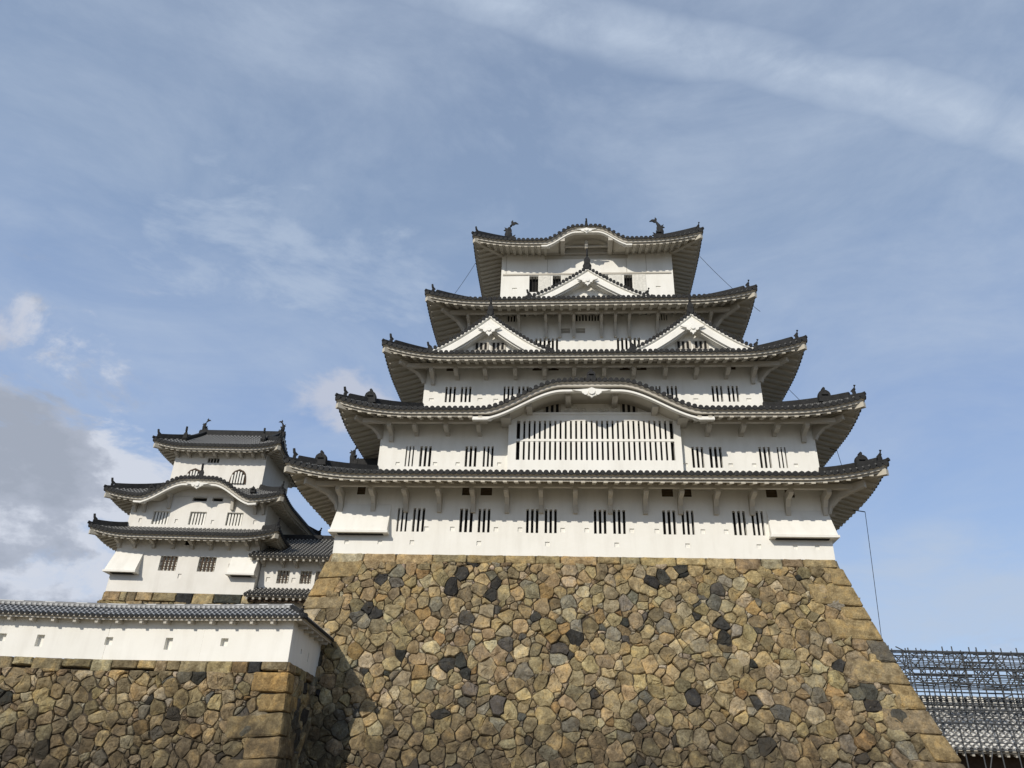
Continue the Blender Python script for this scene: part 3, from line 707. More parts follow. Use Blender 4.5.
# corner braces that carry the eave diagonally
def brace(par, x, y, sg, z, out, h):
    b = MB(); d = V((sg, -1, 0)) * (out / 1.0); n = V((1, sg, 0)).normalized() * .13
    pr = [(0, 0), (1, 0.12), (1, -.18), (.7, -.28), (.35, -.42), (.12, -.75), (.06, -1), (0, -1)]
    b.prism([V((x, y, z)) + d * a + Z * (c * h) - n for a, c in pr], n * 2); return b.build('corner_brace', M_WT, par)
for sg, xw in ((-1, XL), (1, XR)): brace(K, xw, 0, sg, 14.6, 1.6, 1.2)
for sg, xw in ((-1, B2[0]), (1, B2[1])): brace(K, xw, .6, sg, 18.85, 1.3, .85)
for sg in (-1, 1): brace(K, sg * w3, 2.47, sg, 23.6, 1.4, .9); brace(K, sg * w4, 4.56, sg, 28.9, 1.5, 1.3)
for sg, xw in ((-1, XL), (1, XR)):
    for y in (2.4, 5, 7.6, 10.2): 
        b = MB(); pr = [(0, 0), (1.25, 0), (1.25, -.22), (.5, -.4), (.3, -.7), (.2, -1.12), (0, -1.12)]
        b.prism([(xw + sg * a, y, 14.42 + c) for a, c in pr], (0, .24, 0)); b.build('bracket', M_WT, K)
# stone-drop boxes at the lowest corners
stone_drop(K, XL, -11.2, 0, 13.75, 12.14, .46, left=.2)
stone_drop(K, 9.25, XR, 0, 13.6, 12.14, .46, right=.2)
# lattice bay under the curved gable
bay = MB(); bx0, bx1, by = -4.82, 5.05, .12
hx0, hx1, hz0, hz1 = -4.35, 4.65, 16.52, 18.98
for a, b, c, d in ((bx0, hx0, 15.3, 19.35), (hx1, bx1, 15.3, 19.35), (hx0, hx1, 15.3, hz0), (hx0, hx1, hz1, 19.35)): bay.box(a, b, by, .58, c, d)
bay.box(bx0 - .08, bx1 + .08, by - .05, .57, 19.35, 19.5)
lb = bay.build('lattice_bay', M_W, K)
x_ = MB(); x_.poly([(hx0, .5, hz0), (hx1, .5, hz0), (hx1, .5, hz1), (hx0, .5, hz1)]); x_.build('bay_opening', M_DK, lb)
x_ = MB(); nb = 30; stp = (hx1 - hx0) / nb
for j in range(1, nb):
    x = hx0 + j * stp; x_.box(x - .092, x + .092, by + .02, by + .10, hz0, hz1)
x_.build('window_bars', M_W, lb)
x_ = MB(); x_.box(hx0, hx1, by - .005, by + .16, 17.68, 17.82); x_.build('lattice_rail', M_W, lb)
# carved wall panel inside the curved gable, with two small windows
pd = MB(); sF = Side((B2[0] - O2, .6 - O2), (B2[1] + O2, .6 - O2), (B3[0], 2.47), (B3[1], 2.47), 18.90, 2.0, .74, kara=(-.02 - (B2[0] - O2), 6.35, 1.78))
xs = [-5.6 + 11.2 * j / 60 for j in range(61)]
pd.strip([(x, .55, 19.2) for x in xs], [(x, .55, max(19.25, sF.kz(x - (B2[0] - O2)) - .38)) for x in xs]); pd.build('pediment', M_W, K)
for a, b in ((-2.75, -1.85), (1.75, 2.65)):
    f = MB(); f.box(a - .06, b + .06, .50, .548, 19.62, 20.32); w_ = f.build('window', M_WT, K)
    f = MB()
    for j in range(3): x = a + (b - a) * (j + .5) / 3; f.box(x - .08, x + .08, .492, .499, 19.68, 20.26)
    f.build('window_slots', M_DK, w_)
rg = random.Random(3)
for sx in (-1, 1):
    cv = MB()
    for cx_, cz_, r_ in ((.45, 19.82, .22), (.95, 19.95, .24), (1.4, 19.78, .17), (.72, 19.70, .12), (1.15, 20.18, .13)):
        cv.tube([V((sx * (cx_ + r_ * (1 - t / 14) * math.cos(t * .75)), .52, cz_ + r_ * (1 - t / 14) * math.sin(t * .75))) for t in range(12)], .035, 5)
    cv.build('carved_relief', M_W, K)
q = MB(); gegyo(q, V((-.02, .6 - O2 + .16, 20.08)), 1.7, .5); q.build('gable_pendant', M_W, K)
for x in (-3.6, 3.6, -1.35, 1.35):
    zz = sF.kz(x - (B2[0] - O2)) - .45; q = MB(); q.box(x - .16, x + .16, -1.0, .5, zz - .22, zz + .05); q.build('rafter_block', M_WT, K)
for x in (-4.95, 5.15): q = MB(); q.box(x - .28, x + .28, -.8, .58, 18.72, 18.98); q.build('rafter_block', M_WT, K)
q = MB(); dome(q, V((-.03, -1.4, 21.05)), .50); q.build('ridge_end_tile', M_ORN, K)
# curved gable of the top tier
q = MB(); gegyo(q, V((0, 6.2 - O5 - .01, 36.28)), 1.2, .38); q.build('gable_pendant', M_W, K)
q = MB(); q.box(-.11, .11, 6.2 - O5 + 1.0, 6.2 - O5 + 1.2, 35.45, 36.1); q.box(-3.0, 3.0, 6.0, 6.15, 35.55, 35.66); q.box(-3.0, 3.0, 5.4, 5.55, 35.75, 35.83); q.build('gable_strut', M_WT, K)
pd = MB(); s5 = S5['F']; xs = [-3.1 + 6.2 * j / 40 for j in range(41)]
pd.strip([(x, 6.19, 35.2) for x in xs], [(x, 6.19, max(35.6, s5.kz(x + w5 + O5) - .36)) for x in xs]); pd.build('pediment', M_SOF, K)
for x in (-1.75, 1.75): q = MB(); q.box(x - .16, x + .16, 4.4, 6.18, s5.kz(x + w5 + O5) - .72, s5.kz(x + w5 + O5) - .4); q.build('rafter_block', M_WT, K)
q = MB(); finial(q, V((0, 6.2 - O5 + .1, 36.8)), V((0, -1, 0)), .5); q.build('ridge_end_tile', M_ORN, K)
# gables on the third and fourth roofs
wn_ = [(-.95, -.12, .55, 1.05, 3), (.12, .95, .55, 1.05, 3)]
for x in (-6.29, 6.29):
    gable(K, (x, .32, 23.78), (1, 0, 0), (0, 1, 0), 4.1, 2.72, 4.3, wins=wn_, oni=.9, board=.36)
gable(K, (-.04, 2.3, 29.05), (1, 0, 0), (0, 1, 0), 4.35, 2.46, 3.9, wins=[(-1.5, -.3, .12, .5, 5), (.3, 1.5, .12, .5, 5)], oni=1.15, board=.32)
# west dormer with its own fish ornament, east one mirrored
for sg in (-1, 1):
    xf = XL - 1.0 if sg < 0 else XR + .2
    gable(K, (xf, 4.6, 15.55), (0, -sg * -1, 0) if sg < 0 else (0, 1, 0), (-sg, 0, 0), 3.0, 2.3, 3.6 if sg < 0 else 1.0, oni=0, onifoot=False)
    if sg < 0: shachi(K, (xf + .1, 4.6, 18.25), 1, 1.3)
# top ridge and its fish
q = MB(); q.box(-6.3, 6.3, YC - .22, YC + .22, 40.1, 40.62); q.tube([(-6.3, YC, 40.65), (6.3, YC, 40.65)], .14, 8); q.build('main_ridge', M_ORN, K)
shachi(K, (-6.2, YC, 41.0), 1, 1.95); shachi(K, (6.1, YC, 41.0), -1, 1.95)
for sg in (-1, 1):
    xg = sg * (w5 + O5 - 2.5); z_ = s5.z(2.5, 2.5); q = MB(); q.poly([(xg, 6.2 - O5 + 2.5, z_ - .1), (xg, 2 * YC - 6.2 + O5 - 2.5, z_ - .1), (xg, YC, 40.2)]); q.build('gable_end', M_W, K)

# ================================================================= LIGHTNING CABLES
OFF = V((0, 0, 0))
def cable(a, b, sag, label, arm=None):
    m = MB(); a = V(a); b = V(b)
    m.tube([a.lerp(b, t / 12) - Z * sag * 4 * (t / 12) * (1 - t / 12) for t in range(13)], .016, 5)
    if arm: m.tube([V(arm), a], .03, 5)
    return tag(m.build('lightning_cable', M_CAB), label, 'cable', 'lightning cables hanging between the eaves')
cable((15.16, 2.0, 14.24), (14.74, 2.0, 6.86), .1, 'longest thin cable, hanging from the right end of the lowest eave against the sky', (14.5, 2, 14.35))
cable((14.60, 3, 18.35), (14.95, 3.0, 15.5), .03, 'short thin cable between right ends of the two lowest eaves', (14.2, 3, 18.5))
cable((12.75, 5, 23.85), (14.35, 3.0, 19.9), .06, 'thin cable slanting down right from the third eave tip from the top', (12.5, 5, 23.9))
cable((8.60, 8, 36.9), (12.0, 5.5, 29.9), .25, 'thin cable slanting right below the right end of the topmost eave', (8.2, 8, 36.9))
cable((-8.62, 8, 36.3), (-10.8, 5.5, 29.7), .2, 'thin cable slanting left below the left end of the topmost eave', (-8.3, 8, 36.4))

# ================================================================= SMALL KEEP (west), turned a little
SR = .045; SO = V((-26.59, 8.23, 0))
def loc2w(u, v, z): return V((SO.x + u * math.cos(SR) - v * math.sin(SR), SO.y + u * math.sin(SR) + v * math.cos(SR), z))
OFF = V((0, 4.2, 4.4))
base2 = MB(); fl2 = MB()
def s2P(u, v): return V((u, -.1 * v - .02, 10.46 - v)), V((0, -1, .1)).normalized()
def s2W(u, v): return V((-4.86 - .1 * v, -u, 10.46 - v)), V((-1, 0, .1)).normalized()
rubble(base2, fl2, s2P, lambda v: -4.85 - .1 * v, lambda v: 4.9, .62, 6.1, .6, 31)
rubble(base2, fl2, s2W, lambda v: -8.4, lambda v: .1 * v, .62, 6.1, .7, 32)
st = base2; rr_ = random.Random(9); course(s2P, -4.85, 4.9, 0, .62, rr_, .35, 1.9, .08); course(s2W, -8.4, 0, 0, .62, rr_, .8, 1.8, .08)
b2 = base2.build('stone_rampart', M_ST); b2.location = loc2w(0, 4.2, 4.4); b2.rotation_euler = (0, 0, SR); tag(b2, 'low course of tan stones under the small three-tiered keep', 'stone wall')
fl2.cols = []; fl2.box(-4.8, 4.8, .1, 8.3, 4.4, 10.44); fl2.build('joint_fill', M_FILL, b2)
OFF = V((0, 4.2, 10.46))
S = thing('small_keep', 'small three-tiered white keep at the left with bell-shaped top windows', 'castle', loc2w(0, 4.2, 10.46), SR)
C1 = (-4.84, 4.84, 0, 8.4); C2 = (-4.72, 4.70, .19, 8.2); C3 = (-3.2, 3.5, 1.43, 6.97)
h1 = [(-1.74, -.56, 11.88, 12.86), (.85, 2.02, 11.88, 12.86)]; t1 = [(-.35, .35, 13.62, 13.95)]
wall(S, C1, 10.46, 14.3, h1 + t1, marks([(-.2, 10.95 + .6), (3.0, 12.3)], .22, .3), m=M_WA)
h2 = [(-3.1, -1.95, 15.06, 15.98), (-.56, .58, 15.08, 16.0), (2.0, 3.12, 15.08, 16.0)]; t2 = [(-.62, .38, 16.75, 17.02), (.76, 1.5, 16.77, 17.02)]
wall(S, C2, 14.2, 17.06, h2 + t2, marks([(-3.9, 15.3), (-1.4, 15.3), (1.1, 15.3), (4.0, 15.35)], .2, .28), m=M_WA)
wall(S, C3, 17.0, 21.5, [(-.78, .06, 20.08, 20.45)], m=M_WA)
for h in h1: window(S, *h, 0, 4, bw=.09, horiz=2, bm=M_BR, hw=.06, setb=.1, back=M_SL, depth=.32)
for h in t1: window(S, *h, 0, 0, depth=.2)
for h in h2: window(S, *h, .19, 5, bw=.12, setb=.14, barback=.1)
for h in t2: window(S, *h, .19, 0, depth=.25)
window(S, -.78, .06, 20.08, 20.45, 1.43, 3, bw=.06, bm=M_WT, depth=.2)
for xc in (-1.52, 1.72):     # bell-shaped windows
    ol = [(-.62, 0), (-.60, .25), (-.55, .55), (-.47, .82), (-.34, .98), (-.18, 1.05), (0, 1.13), (.18, 1.05), (.34, .98), (.47, .82), (.55, .55), (.60, .25), (.62, 0)]
    zb_ = 18.50
    f = MB(); f.prism([V((xc + a, 1.425, zb_ + b)) for a, b in ol], V((0, -.05, 0))); wb = f.build('window', M_BR, S)
    f = MB(); f.prism([V((xc + a * .82, 1.37, zb_ + .02 + b * .88)) for a, b in ol], V((0, -.012, 0))); f.build('window_opening', M_DK, wb)
    f = MB()
    for j in range(5): x = -.4 + .2 * j; f.box(xc + x - .055, xc + x + .055, 1.29, 1.355, zb_ + .02, zb_ + (.93 if abs(x) < .1 else .86 if abs(x) < .3 else .66))
    f.build('window_bars', M_W, wb)
stone_drop(S, -4.84, -2.95, 0, 13.1, 11.72, .58, left=.15); stone_drop(S, 3.05, 4.84, 0, 13.0, 11.75, .5)
roof(S, C1, C2, 1.5, 13.98, .78, .45, raf=.42, Lc=3, rib=.27, drop=.34, tiles=(M_T, M_TRS))
roof(S, C2, C3, 1.45, 16.62, 1.5, .42, kara=(.12, 3.95, 1.33), raf=.42, Lc=3, rib=.27, drop=.34, tiles=(M_T, M_TRS))
YS = 4.2
r3, S3 = roof(S, C3, C3, 1.3, 20.92, 2.55, .40, irimoya=(1.75, YS), raf=.4, Lc=2.6, rib=.27, drop=.34, hip=.26, tiles=(M_T, M_TRS))
for x in (-4.7, -3.65, -2.35, -1.05, .25, 1.5, 2.7, 4.0, 4.75): bracket(S, x, 0, 13.95, .85, .62, .2)
for x in (-4.4, -3.75, 3.95, 4.5): bracket(S, x, .19, 16.62, .8, .75, .2)
for x in (-2.1, 2.3): bracket(S, x, .19, 17.25, .9, 1.1, .2)
for x in (-3.0, -2.1, -1.2, -.2, .75, 1.7, 2.6, 3.35): bracket(S, x, 1.43, 20.85, .7, .42, .18)
beam_part(S, -5.4, 5.4, -.75, 14.12, .2, .2); beam_part(S, C3[0] - .5, C3[1] + .5, .8, 21.02, .18, .18)
s2_ = Side((C2[0] - 1.45, C2[2] - 1.45), (C2[1] + 1.45, C2[2] - 1.45), (C3[0], 1.43), (C3[1], 1.43), 16.62, 1.5, .42, kara=(.12 - (C2[0] - 1.45), 3.95, 1.33))
pd = MB(); xs = [-4 + 8.2 * j / 40 for j in range(41)]
pd.strip([(x, .16, 16.7) for x in xs], [(x, .16, max(16.75, s2_.kz(x - (C2[0] - 1.45)) - .3)) for x in xs])
# leave the small transoms visible through the curved panel: it starts above them
pd.v = [(x, y, max(z, 17.07)) for x, y, z in pd.v]; pd.build('pediment', M_WA, S)
q = MB(); gegyo(q, V((.12, C2[2] - 1.30, 17.56)), 1.25, .42); q.build('gable_pendant', M_W, S)
q = MB(); finial(q, V((.15, C2[2] - 1.3, 18.1)), V((0, -1, 0)), .75); q.build('ridge_end_tile', M_ORN, S)
for x in (-3.35, 3.7): q = MB(); dome(q, V((x, -.35, 17.4)), .33); q.build('ridge_end_tile', M_ORN, S)
# top ridge, descending ridges and fish
xg0, xg1 = C3[0] - 1.3 + 1.75, C3[1] + 1.3 - 1.75; zr = 20.92 + 2.5
q = MB(); q.box(xg0 - .45, xg1 + .45, YS - .2, YS + .2, zr - .1, zr + .34); q.tube([(xg0 - .45, YS, zr + .38), (xg1 + .45, YS, zr + .38)], .11, 8); q.build('main_ridge', M_ORN, S)
sF3 = S3['F']
for xg, sg in ((xg0, -1), (xg1, 1)):
    q = MB(); u = xg - (C3[0] - 1.3)
    pts = [sF3.p(min(max(u, 1.75), sF3.L - 1.75), t) for t in (1.0, 1.8, 2.6, 3.4, 4.05)]
    pts = [p + Z * .15 for p in pts]
    for a, b in zip(pts, pts[1:]): q.beam(a, b, .28, .34)
    finial(q, pts[0] + Z * .15, V((0, -1, 0)), .75); q.build('descending_ridge', M_ORN, S)
    y_a = C3[2] - 1.3 + 1.75; y_b = C3[3] + 1.3 - 1.75; za = sF3.z(1.8, 1.75)
    q = MB(); ys = [y_a + (y_b - y_a) * j / 20 for j in range(21)]
    zz = lambda y: sF3.z(3, (y if y < YS else 2 * YS - y) - (C3[2] - 1.3))
    q.strip([(xg, y, za - .2) for y in ys], [(xg, y, zz(y) - .05) for y in ys]); q.build('gable_end', M_WA, S)
    q = MB()   # roof running out over the gable end with its board and tile ends
    xo = xg + sg * .45
    q.cur = 0; q.grid([[V((x, y, zz(y) + .02)) for y in ys] for x in (xg, xo)])
    q.cur = 1; q.strip([V((xo, y, zz(y))) for y in ys], [V((xo, y, zz(y) - .34)) for y in ys])
    q.cur = 2
    for y in frange(y_a, y_b, .27): q.prism([V((xo, y + math.cos(a) * .11, zz(y) + .06 + math.sin(a) * .11)) for a in [math.pi * 2 * x / 8 for x in range(8)]], V((-sg * .3, 0, 0)))
    q.build('bargeboard', [M_T, M_WT, M_ORN], S)
    shachi(S, (xg + sg * .1, YS, zr + .5), -sg, 1.0)

# annex corridor between the small keep and the stone base
OFF = V((8.6, 3, 8.0))
A = thing('corridor_building', 'low white connecting building with three barred windows between small keep and stone base', 'building', loc2w(8.6, 3, 8.0), SR)
AB = (4.9, 12.3, .5, 6.0)
ah = [(6.07, 6.88, 11.36, 12.22), (7.6, 8.36, 11.38, 12.22), (8.6, 9.36, 11.38, 12.22), (10.4, 11.2, 11.38, 12.22)]
wall(A, AB, 8.0, 13.3, ah, marks([(5.5, 11.6), (7.2, 11.6)], .25, .3), m=M_WA)
for h in ah: window(A, *h, .5, 3, bw=.06, horiz=2, bm=M_BR, hw=.05, setb=.08, depth=.3, back=M_SL)
def lean(par, x0, x1, yf, yt, z0, z1, name='roof', rib=.27, tiles=(M_T, M_TRS), back=None, drop=.22, ovx=0.0, kk=.12):
    s = Side((x0, yf), (x1, yf), (x0, yt), (x1, yt), z0, z1 - z0, 0, k=kk)
    s.lim = lambda q: (0, s.L)
    pan = MB(); n = int(s.L / 1.0); pan.grid([[s.p(s.L * j / n, s.qm * t / 6) for j in range(n + 1)] for t in range(7)])
    r = pan.build(name, tiles[0], par, smooth=True); rb = MB(); prof = [(math.cos(math.pi * j / 5), math.sin(math.pi * j / 5)) for j in range(6)]
    n = int(s.L / rib); st_ = s.L / n
    for j in range(n):
        u = (j + .5) * st_; m = max(2, int(s.qm / .45)); rw = []; uv = []
        for t in range(m + 1):
            q = s.qm * t / m; rw.append([s.p(u, q) + s.e * cx * .085 + Z * cz * .1 for cx, cz in prof]); uv.append([(x, q) for x in range(6)])
        rb.cur = 0; rb.grid(rw, uv); p = s.p(u, 0) - s.n * .02; rb.cur = 1; rb.prism([p + s.e * math.cos(a) * .105 + Z * math.sin(a) * .105 for a in [math.pi * 2 * x / 8 for x in range(8)]], s.n * .06)
    rb.build('round_tiles', [tiles[1], M_ORN], r)
    f = MB(); f.strip([s.p(0, .03, -.02), s.p(s.L, .03, -.02)], [s.p(0, .03, -.09), s.p(s.L, .03, -.09)]); f.strip([s.p(0, .03, -.09), s.p(s.L, .03, -.09)], [s.p(0, .15, -.13), s.p(s.L, .15, -.13)])
    f.strip([s.p(0, .15, -.12), s.p(s.L, .15, -.12)], [s.p(0, .15, -drop), s.p(s.L, .15, -drop)])
    wq = back if back else s.qm
    f.strip([s.p(0, .15, -drop), s.p(s.L, .15, -drop)], [s.p(0, 0, 0) + s.n * wq + Z * (-drop + .25 * wq), s.p(s.L, 0, 0) + s.n * wq + Z * (-drop + .25 * wq)])
    n = int(s.L / .42)
    for j in range(n): p = s.p((j + .5) * s.L / n, 0); f.beam(p + s.n * .12 - Z * (drop + .03), p + s.n * wq + Z * (-drop - .03 + .25 * wq), .13, .12)
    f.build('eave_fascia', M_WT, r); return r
lean(A, 4.3, 12.5, -.65, 3.2, 12.92, 15.1, back=1.1)
lean(A, 12.5, 4.3, 7.0, 3.2, 12.92, 15.1, back=1.1)
q = MB(); q.box(4.4, 12.5, 3.05, 3.35, 15.0, 15.4); q.build('main_ridge', M_ORN, A)
lean(A, 4.5, 12.3, -.75, .48, 10.38, 11.0, back=1.1)
for x in (5.1, 6.4, 7.3, 9.0, 10.2): bracket(A, x, .5, 12.9, .8, .5, .16)
q = MB(); q.box(4.7, 12.3, -.35, -.15, 10.0, 10.16); q.build('purlin', M_BR, A)

# ================================================================= FOREGROUND TERRACE AND ITS WALL
TW = [(-13.13, -7.05), (-17.3, -6.62), (-21.8, -6.35), (-26.6, -6.75), (-33.0, -7.9)]        # front line at z 4.4, right to left
TZ = 4.4
def seg_len(a, b): return math.hypot(a[0] - b[0], a[1] - b[1])
cum = [0]
for a, b in zip(TW, TW[1:]): cum.append(cum[-1] + seg_len(a, b))
def tpt(u):          # u: distance from the corner going left
    u = max(min(u, cum[-1] - 1e-4), -2)
    for i in range(len(TW) - 1):
        if u <= cum[i + 1]: break
    t = (u - cum[i]) / (cum[i + 1] - cum[i]); a, b = TW[i], TW[i + 1]
    d = V((b[0] - a[0], b[1] - a[1], 0)).normalized(); return V((a[0] + (b[0] - a[0]) * t, a[1] + (b[1] - a[1]) * t, 0)), d
BT = .06
def terP(u, v):      # v down from the top; u grows leftwards so negate to keep orientation
    p, d = tpt(-u); n = V((-d.y, d.x, 0)); n = n if n.y < 0 else -n
    return p + n * (BT * v) + Z * (TZ - v), (n + Z * BT).normalized()
SE = V((-13.55, -1.2, 0)); SC = V((-13.13, -7.05, 0)); sdir = (SE - SC).normalized(); sn = V((-sdir.y, sdir.x, 0)); sn = sn if sn.x > 0 else -sn
def sideP(u, v): return SC + sdir * u + sn * (BT * v) + Z * (TZ - v) , (sn + Z * BT).normalized()
ts = MB(); tf = MB(); OFF = V((-20, -3, -1.6))
rubble(ts, tf, terP, lambda v: -cum[-1], lambda v: .0 + BT * v, .45, 6.1, .41, 41, skip=lambda u, v: u > -.75)
rubble(ts, tf, sideP, lambda v: -BT * v, lambda v: 6.0, .45, 6.1, .5, 42, skip=lambda u, v: u < .65)
st = ts; rq = random.Random(21); course(terP, -cum[-1], 0, 0, .42, rq, .5, 1.5, .07); course(sideP, 0, 5.8, 0, .42, rq, .6, 1.4, .09)
v = .42; k = 0; CC = [(.54, .37, .16), (.52, .38, .18), (.36, .29, .165), (.42, .32, .18), (.33, .26, .15), (.27, .22, .14), (.4, .3, .16)]
for h in (.82, .72, .9, .8, .85, .8, .9):
    v2 = v + h; lf = (1.45, .95, 2.2, 1.2, 2.0, 1.0, 2.0)[k]; ls = (.8, 1.7, .8, 1.8, .8, 1.9, .8)[k]; tilt = (0, .05, .22, .12, .1, 0, 0)[k]
    dressed(ts, [terP(BT * v + .15, v)[0], terP(BT * v2 + .15, v2)[0], terP(-lf, v2 + tilt)[0], terP(-lf, v + tilt)[0]], terP(0, v)[1], rq, .14, col=CC[k])
    dressed(ts, [sideP(-BT * v, v)[0], sideP(ls, v)[0], sideP(ls, v2)[0], sideP(-BT * v2, v2)[0]], sideP(0, v)[1], rq, .14, col=CC[k])
    v = v2; k += 1
to = ts.build('stone_rampart', M_ST); to.location = OFF; tag(to, 'lower rubble stone retaining wall with big squared corner stones at the left', 'stone wall')
tf.cols = []
top = [V((x, y + .3, TZ - .01)) for x, y in TW]; tf.poly([V((p.x - (.3 if i == 0 else 0), p.y, p.z)) for i, p in enumerate(top)] + [V((-33, 25, TZ - .01)), V((-15.5, 25, TZ - .01)), V((-14.2, -1.2, TZ - .01))][0:3])
tf.build('joint_fill', M_FILL, to)
# plastered parapet wall on the terrace, with loopholes and a tiled coping
OFF = V((-20, -6.5, TZ))
D = thing('parapet_wall', 'low white plastered wall with tiled coping and small loopholes on the lower stone wall', 'wall', OFF)
def vert_wall(Pt, u0, u1, z0, z1, holes, nm):     # Pt(u)->(point, outward normal)
    b = MB(); us = sorted(set([u0, u1] + [x for h in holes for x in h[:2]] + [u for u in cum if u0 < u < u1])); zs = sorted(set([z0, z1] + [x for h in holes for x in h[2:4]]))
    def Q(u, z, d=0): p, n = Pt(u); return p + Z * z - n * d
    for a, c in zip(us, us[1:]):
        for za, zb_ in zip(zs, zs[1:]):
            if any(h[0] < (a + c) / 2 < h[1] and h[2] < (za + zb_) / 2 < h[3] for h in holes): continue
            b.poly([Q(a + 1e-5, za), Q(c - 1e-5, za), Q(c - 1e-5, zb_), Q(a + 1e-5, zb_)])
    o_ = b.build(nm, M_W, D)
    for a, c, za, zb_ in holes:
        l = MB(); d = .2
        l.poly([Q(a, za), Q(c, za), Q(c, za, d), Q(a, za, d)]); l.poly([Q(a, zb_), Q(c, zb_), Q(c, zb_, d), Q(a, zb_, d)])
        l.poly([Q(a, za), Q(a, zb_), Q(a, zb_, d), Q(a, za, d)]); l.poly([Q(c, za), Q(c, zb_), Q(c, zb_, d), Q(c, za, d)]); l.poly([Q(a, za, d), Q(c, za, d), Q(c, zb_, d), Q(a, zb_, d)])
        l.build('loophole', M_W, o_)
def fP(u):
    p, d = tpt(u); n = V((-d.y, d.x, 0)); n = n if n.y < 0 else -n; return p - n * .06, n
def sP(u): return SC + sdir * u - sn * .06, sn
fh = []
for u, tall in ((3.15, 0), (5.75, 1), (8.6, 0), (11.65, 1), (13.35, 0), (14.9, 0), (17.6, 1)):
    fh.append((u - .17, u + .17, TZ + (.45 if tall else .62), TZ + .95))
vert_wall(fP, .06, cum[-1], TZ, 6.35, fh, 'wall')
vert_wall(sP, .06, 6.0, TZ, 6.35, [(1.9, 2.1, TZ + .6, TZ + .8), (3.3, 3.45, TZ + .45, TZ + .85)], 'wall')
def coping(path, nm, rib=.235):        # path: list of (centre point, outward normal, miter scale) along the wall
    pan = MB(); rb = MB(); f = MB(); prof = [(math.cos(math.pi * j / 5), math.sin(math.pi * j / 5)) for j in range(6)]
    oe, ze_, zr_ = .88, 6.18, 6.66
    for sgn in (1, -1):
        rows = []
        for t in range(5):
            x = t / 4; rows.append([c + n * (sgn * oe * (1 - x)) * ms + Z * (ze_ + (zr_ - ze_) * (.85 * x + .15 * x * x)) for c, n, ms in path])
        pan.grid(rows)
        def fr(o_, dz): return [c + n * (sgn * o_) * ms + Z * (ze_ + dz) for c, n, ms in path]
        f.strip(fr(oe - .02, -.02), fr(oe - .02, -.07)); f.strip(fr(oe - .02, -.07), fr(oe - .12, -.09)); f.strip(fr(oe - .12, -.09), fr(oe - .12, -.17)); f.strip(fr(oe - .12, -.17), fr(.2, -.08))
    for i in range(len(path) - 1):
        (c0, n0, m0), (c1, n1, m1) = path[i], path[i + 1]; e = (c1 - c0); L = e.length; e.normalize(); nn = V((-e.y, e.x, 0)); nn = nn if nn.dot(n0) > 0 else -nn
        # eave line extends with the miter at the corner
        ext0 = (n0 * (oe * m0)).dot(e); ext1 = (n1 * (oe * m1)).dot(e)
        for sgn in (1, -1):
            lo = min(0, sgn * ext0); hi = L + max(0, sgn * ext1); n_ = int((hi - lo) / rib)
            for j in range(n_):
                u = lo + (j + .5) * (hi - lo) / n_
                # fraction of the slope this row reaches before it meets the miter
                x1_ = 1.0
                if u < 0: x1_ = 1 - u / (sgn * ext0) if sgn * ext0 < 0 else 1
                if u > L: x1_ = 1 - (u - L) / (sgn * ext1)
                if x1_ < .15: continue
                rw = []; uv = []
                for t in range(5):
                    x = x1_ * t / 4; p = c0 + e * u + nn * (sgn * oe * (1 - x)) + Z * (ze_ + (zr_ - ze_) * (.85 * x + .15 * x * x))
                    rw.append([p + e * cx * .075 + Z * cz * .085 for cx, cz in prof]); uv.append([(k_, x * 1.1) for k_ in range(6)])
                rb.cur = 0; rb.grid(rw, uv); p = c0 + e * u + nn * sgn * (oe + .02) + Z * (ze_ - .01); rb.cur = 1
                rb.prism([p + e * math.cos(a) * .088 + Z * math.sin(a) * .088 for a in [math.pi * 2 * k_ / 8 for k_ in range(8)]], nn * -.05 * sgn)
        n_ = max(1, int(L / .95))
        for j in range(n_):
            p = c0 + e * (L * (j + .5) / n_); 
            for sgn in (1, -1): f.beam(p + nn * sgn * .25 + Z * (ze_ - .20), p + nn * sgn * .70 + Z * (ze_ - .23), .13, .13)
        rb.cur = 0
        p0, p1 = c0 + Z * (zr_ + .08), c1 + Z * (zr_ + .08); rb.beam(p0, p1, .22, .14); rb.tube([p0 + Z * .06, p1 + Z * .06], .07, 6)
        m_ = int(L / .235)
        for j in range(m_): pj = p0.lerp(p1, (j + .5) / m_); rb.beam(pj + nn * .125 - Z * .02, pj + nn * .14 - Z * .02, .12, .10); rb.uv[-6:] = [((0, .02),) * 4] * 6
    r = pan.build(nm, M_T, D, smooth=True); rb.build('round_tiles', [M_TR2, M_ORN], r); f.build('eave_fascia', M_WT, r)
th = .34
nf = [fP(c + .01)[1] for c in cum]
mid = (nf[0] + sn).normalized(); ms = 1 / mid.dot(nf[0])
cc = SC - mid * (th * ms)
pf = [(V((cc.x, cc.y, 0)), mid, ms)]
for i in range(1, len(TW)): pf.append((V((*TW[i], 0)) - nf[i] * th, nf[i], 1.0))
coping(pf, 'coping'); coping([(V((cc.x, cc.y, 0)), mid, ms), (SC + sdir * 5.55 - sn * th, sn, 1.0)], 'coping')
q = MB(); e0 = cc + mid * .86 * ms + Z * 6.16; e1 = cc + Z * 6.72; q.beam(e0, e1, .22, .2); q.tube([e0 - mid * .05, e0 + mid * .16 + Z * .03], .11, 8); finial(q, e0 - mid * .2 + Z * .1, mid, .3); q.build('hip_ridge', M_ORN, D)

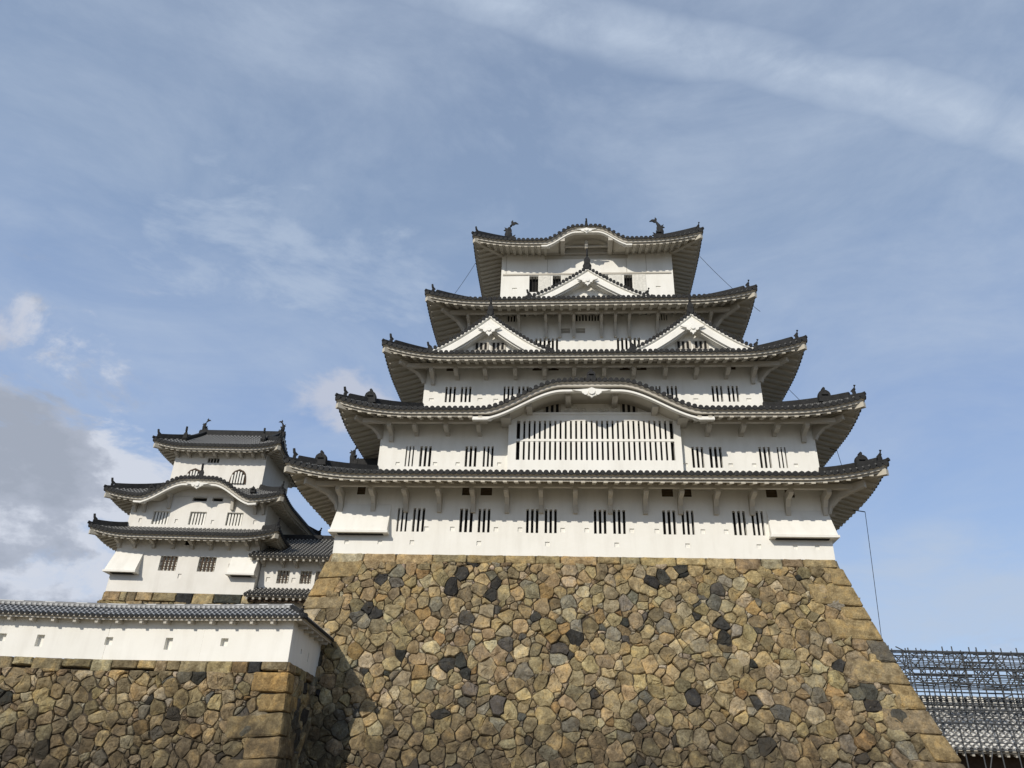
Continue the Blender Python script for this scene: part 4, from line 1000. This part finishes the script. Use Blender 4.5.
# ================================================================= STOREHOUSE UNDER SCAFFOLDING AT THE RIGHT
OFF = V((28, 8, -1.6))
H = thing('storehouse', 'long low building with white-jointed tiled roof behind scaffolding at the right', 'building', OFF)
wall(H, (15.2, 46, 5.2, 14.8), -1.6, 2.6, [(x, x + 1.4, -.6, 1.6) for x in (17, 20, 23, 26, 29)], m=M_BR)
for x in (17, 20, 23, 26, 29): window(H, x, x + 1.4, -.6, 1.6, 5.2, 3, bw=.1, bm=M_BR)
lean(H, 15, 47, 3.9, 10, 2.45, 5.1, tiles=(M_TG, M_TR3), rib=.37, back=1.3, kk=.05); lean(H, 47, 15, 16.1, 10, 2.45, 5.1, tiles=(M_TG, M_TR3), rib=.37, back=1.3, kk=.05)
q = MB(); q.box(15, 47, 9.83, 10.17, 5.0, 5.55); q.build('main_ridge', M_ORN, H)
q = MB(); x = 15.1
while x < 46.8: q.box(x, x + .19, 9.74, 9.825, 4.95, 5.62); x += .36
q.build('ridge_plaster', M_W, H)
OFF = V((26, 6, -1.6))
SC_ = thing('scaffolding', 'grey steel pipe scaffolding rising over the tiled storehouse roof', 'scaffolding', OFF)
rs = random.Random(77); xs_ = [15.7 + .86 * j for j in range(23)]
def pipe(a, b, nm, r=.032): m = MB(); m.tube([a, b], r, 6, cap=False); return m.build(nm, M_PIPE, SC_)
rowsY = ((3.3, 7.15, -1.6), (5.9, 7.6, 3.5), (8.6, 7.95, 4.6))
for yy, zt, zb_ in rowsY:
    for x in xs_: pipe((x + rs.uniform(-.06, .06), yy, zb_), (x + rs.uniform(-.05, .05), yy, zt + rs.uniform(-.05, .2)), 'upright_pipe')
    z = zt - .1
    while z > max(zb_, 2.2):
        pipe((15.3, yy - .05, z + rs.uniform(-.03, .03)), (xs_[-1] + .6, yy - .05, z + rs.uniform(-.03, .03)), 'ledger_pipe', .026); z -= .24 if yy > 8 else .31
for j in range(0, 20):
    for yy, zt, zb_ in rowsY:
        if yy < 4 and j % 2: continue
        a, b = (xs_[j], xs_[min(j + 2, 22)]); 
        if j % 2: a, b = b, a
        pipe((a, yy + .06, zt - 1.9), (b, yy + .06, zt - .15), 'brace_pipe', .032)
for j, x in enumerate(xs_[::2]):
    for zt in (6.95, 6.2, 5.3): pipe((x, 2.9, zt), (x, 9.1, zt + .9), 'transom_pipe', .03)
for j in range(9): pipe((16.5 + j * 1.6, 3.2, -1.6), (18.0 + j * 1.7, 3.3, 2.6), 'brace_pipe', .03)
for j in range(34):
    a = V((rs.uniform(15.6, 26), rs.choice((3.2, 5.8, 8.5)), rs.uniform(5.2, 6.9))); pipe(a, a + V((rs.uniform(-1.6, 1.6), rs.uniform(-.4, 2.4), rs.uniform(.3, 1.1))), 'brace_pipe', .03)
for j in range(22):
    m = MB(); x = 16.2 + rs.uniform(0, 10); y = rs.choice((3.6, 6.2, 8.8)); z = rs.choice((6.2, 6.6, 5.9)); m.box(x, x + 1.6, y, y + .25, z, z + .04); m.build('plank', M_PIPE, SC_)
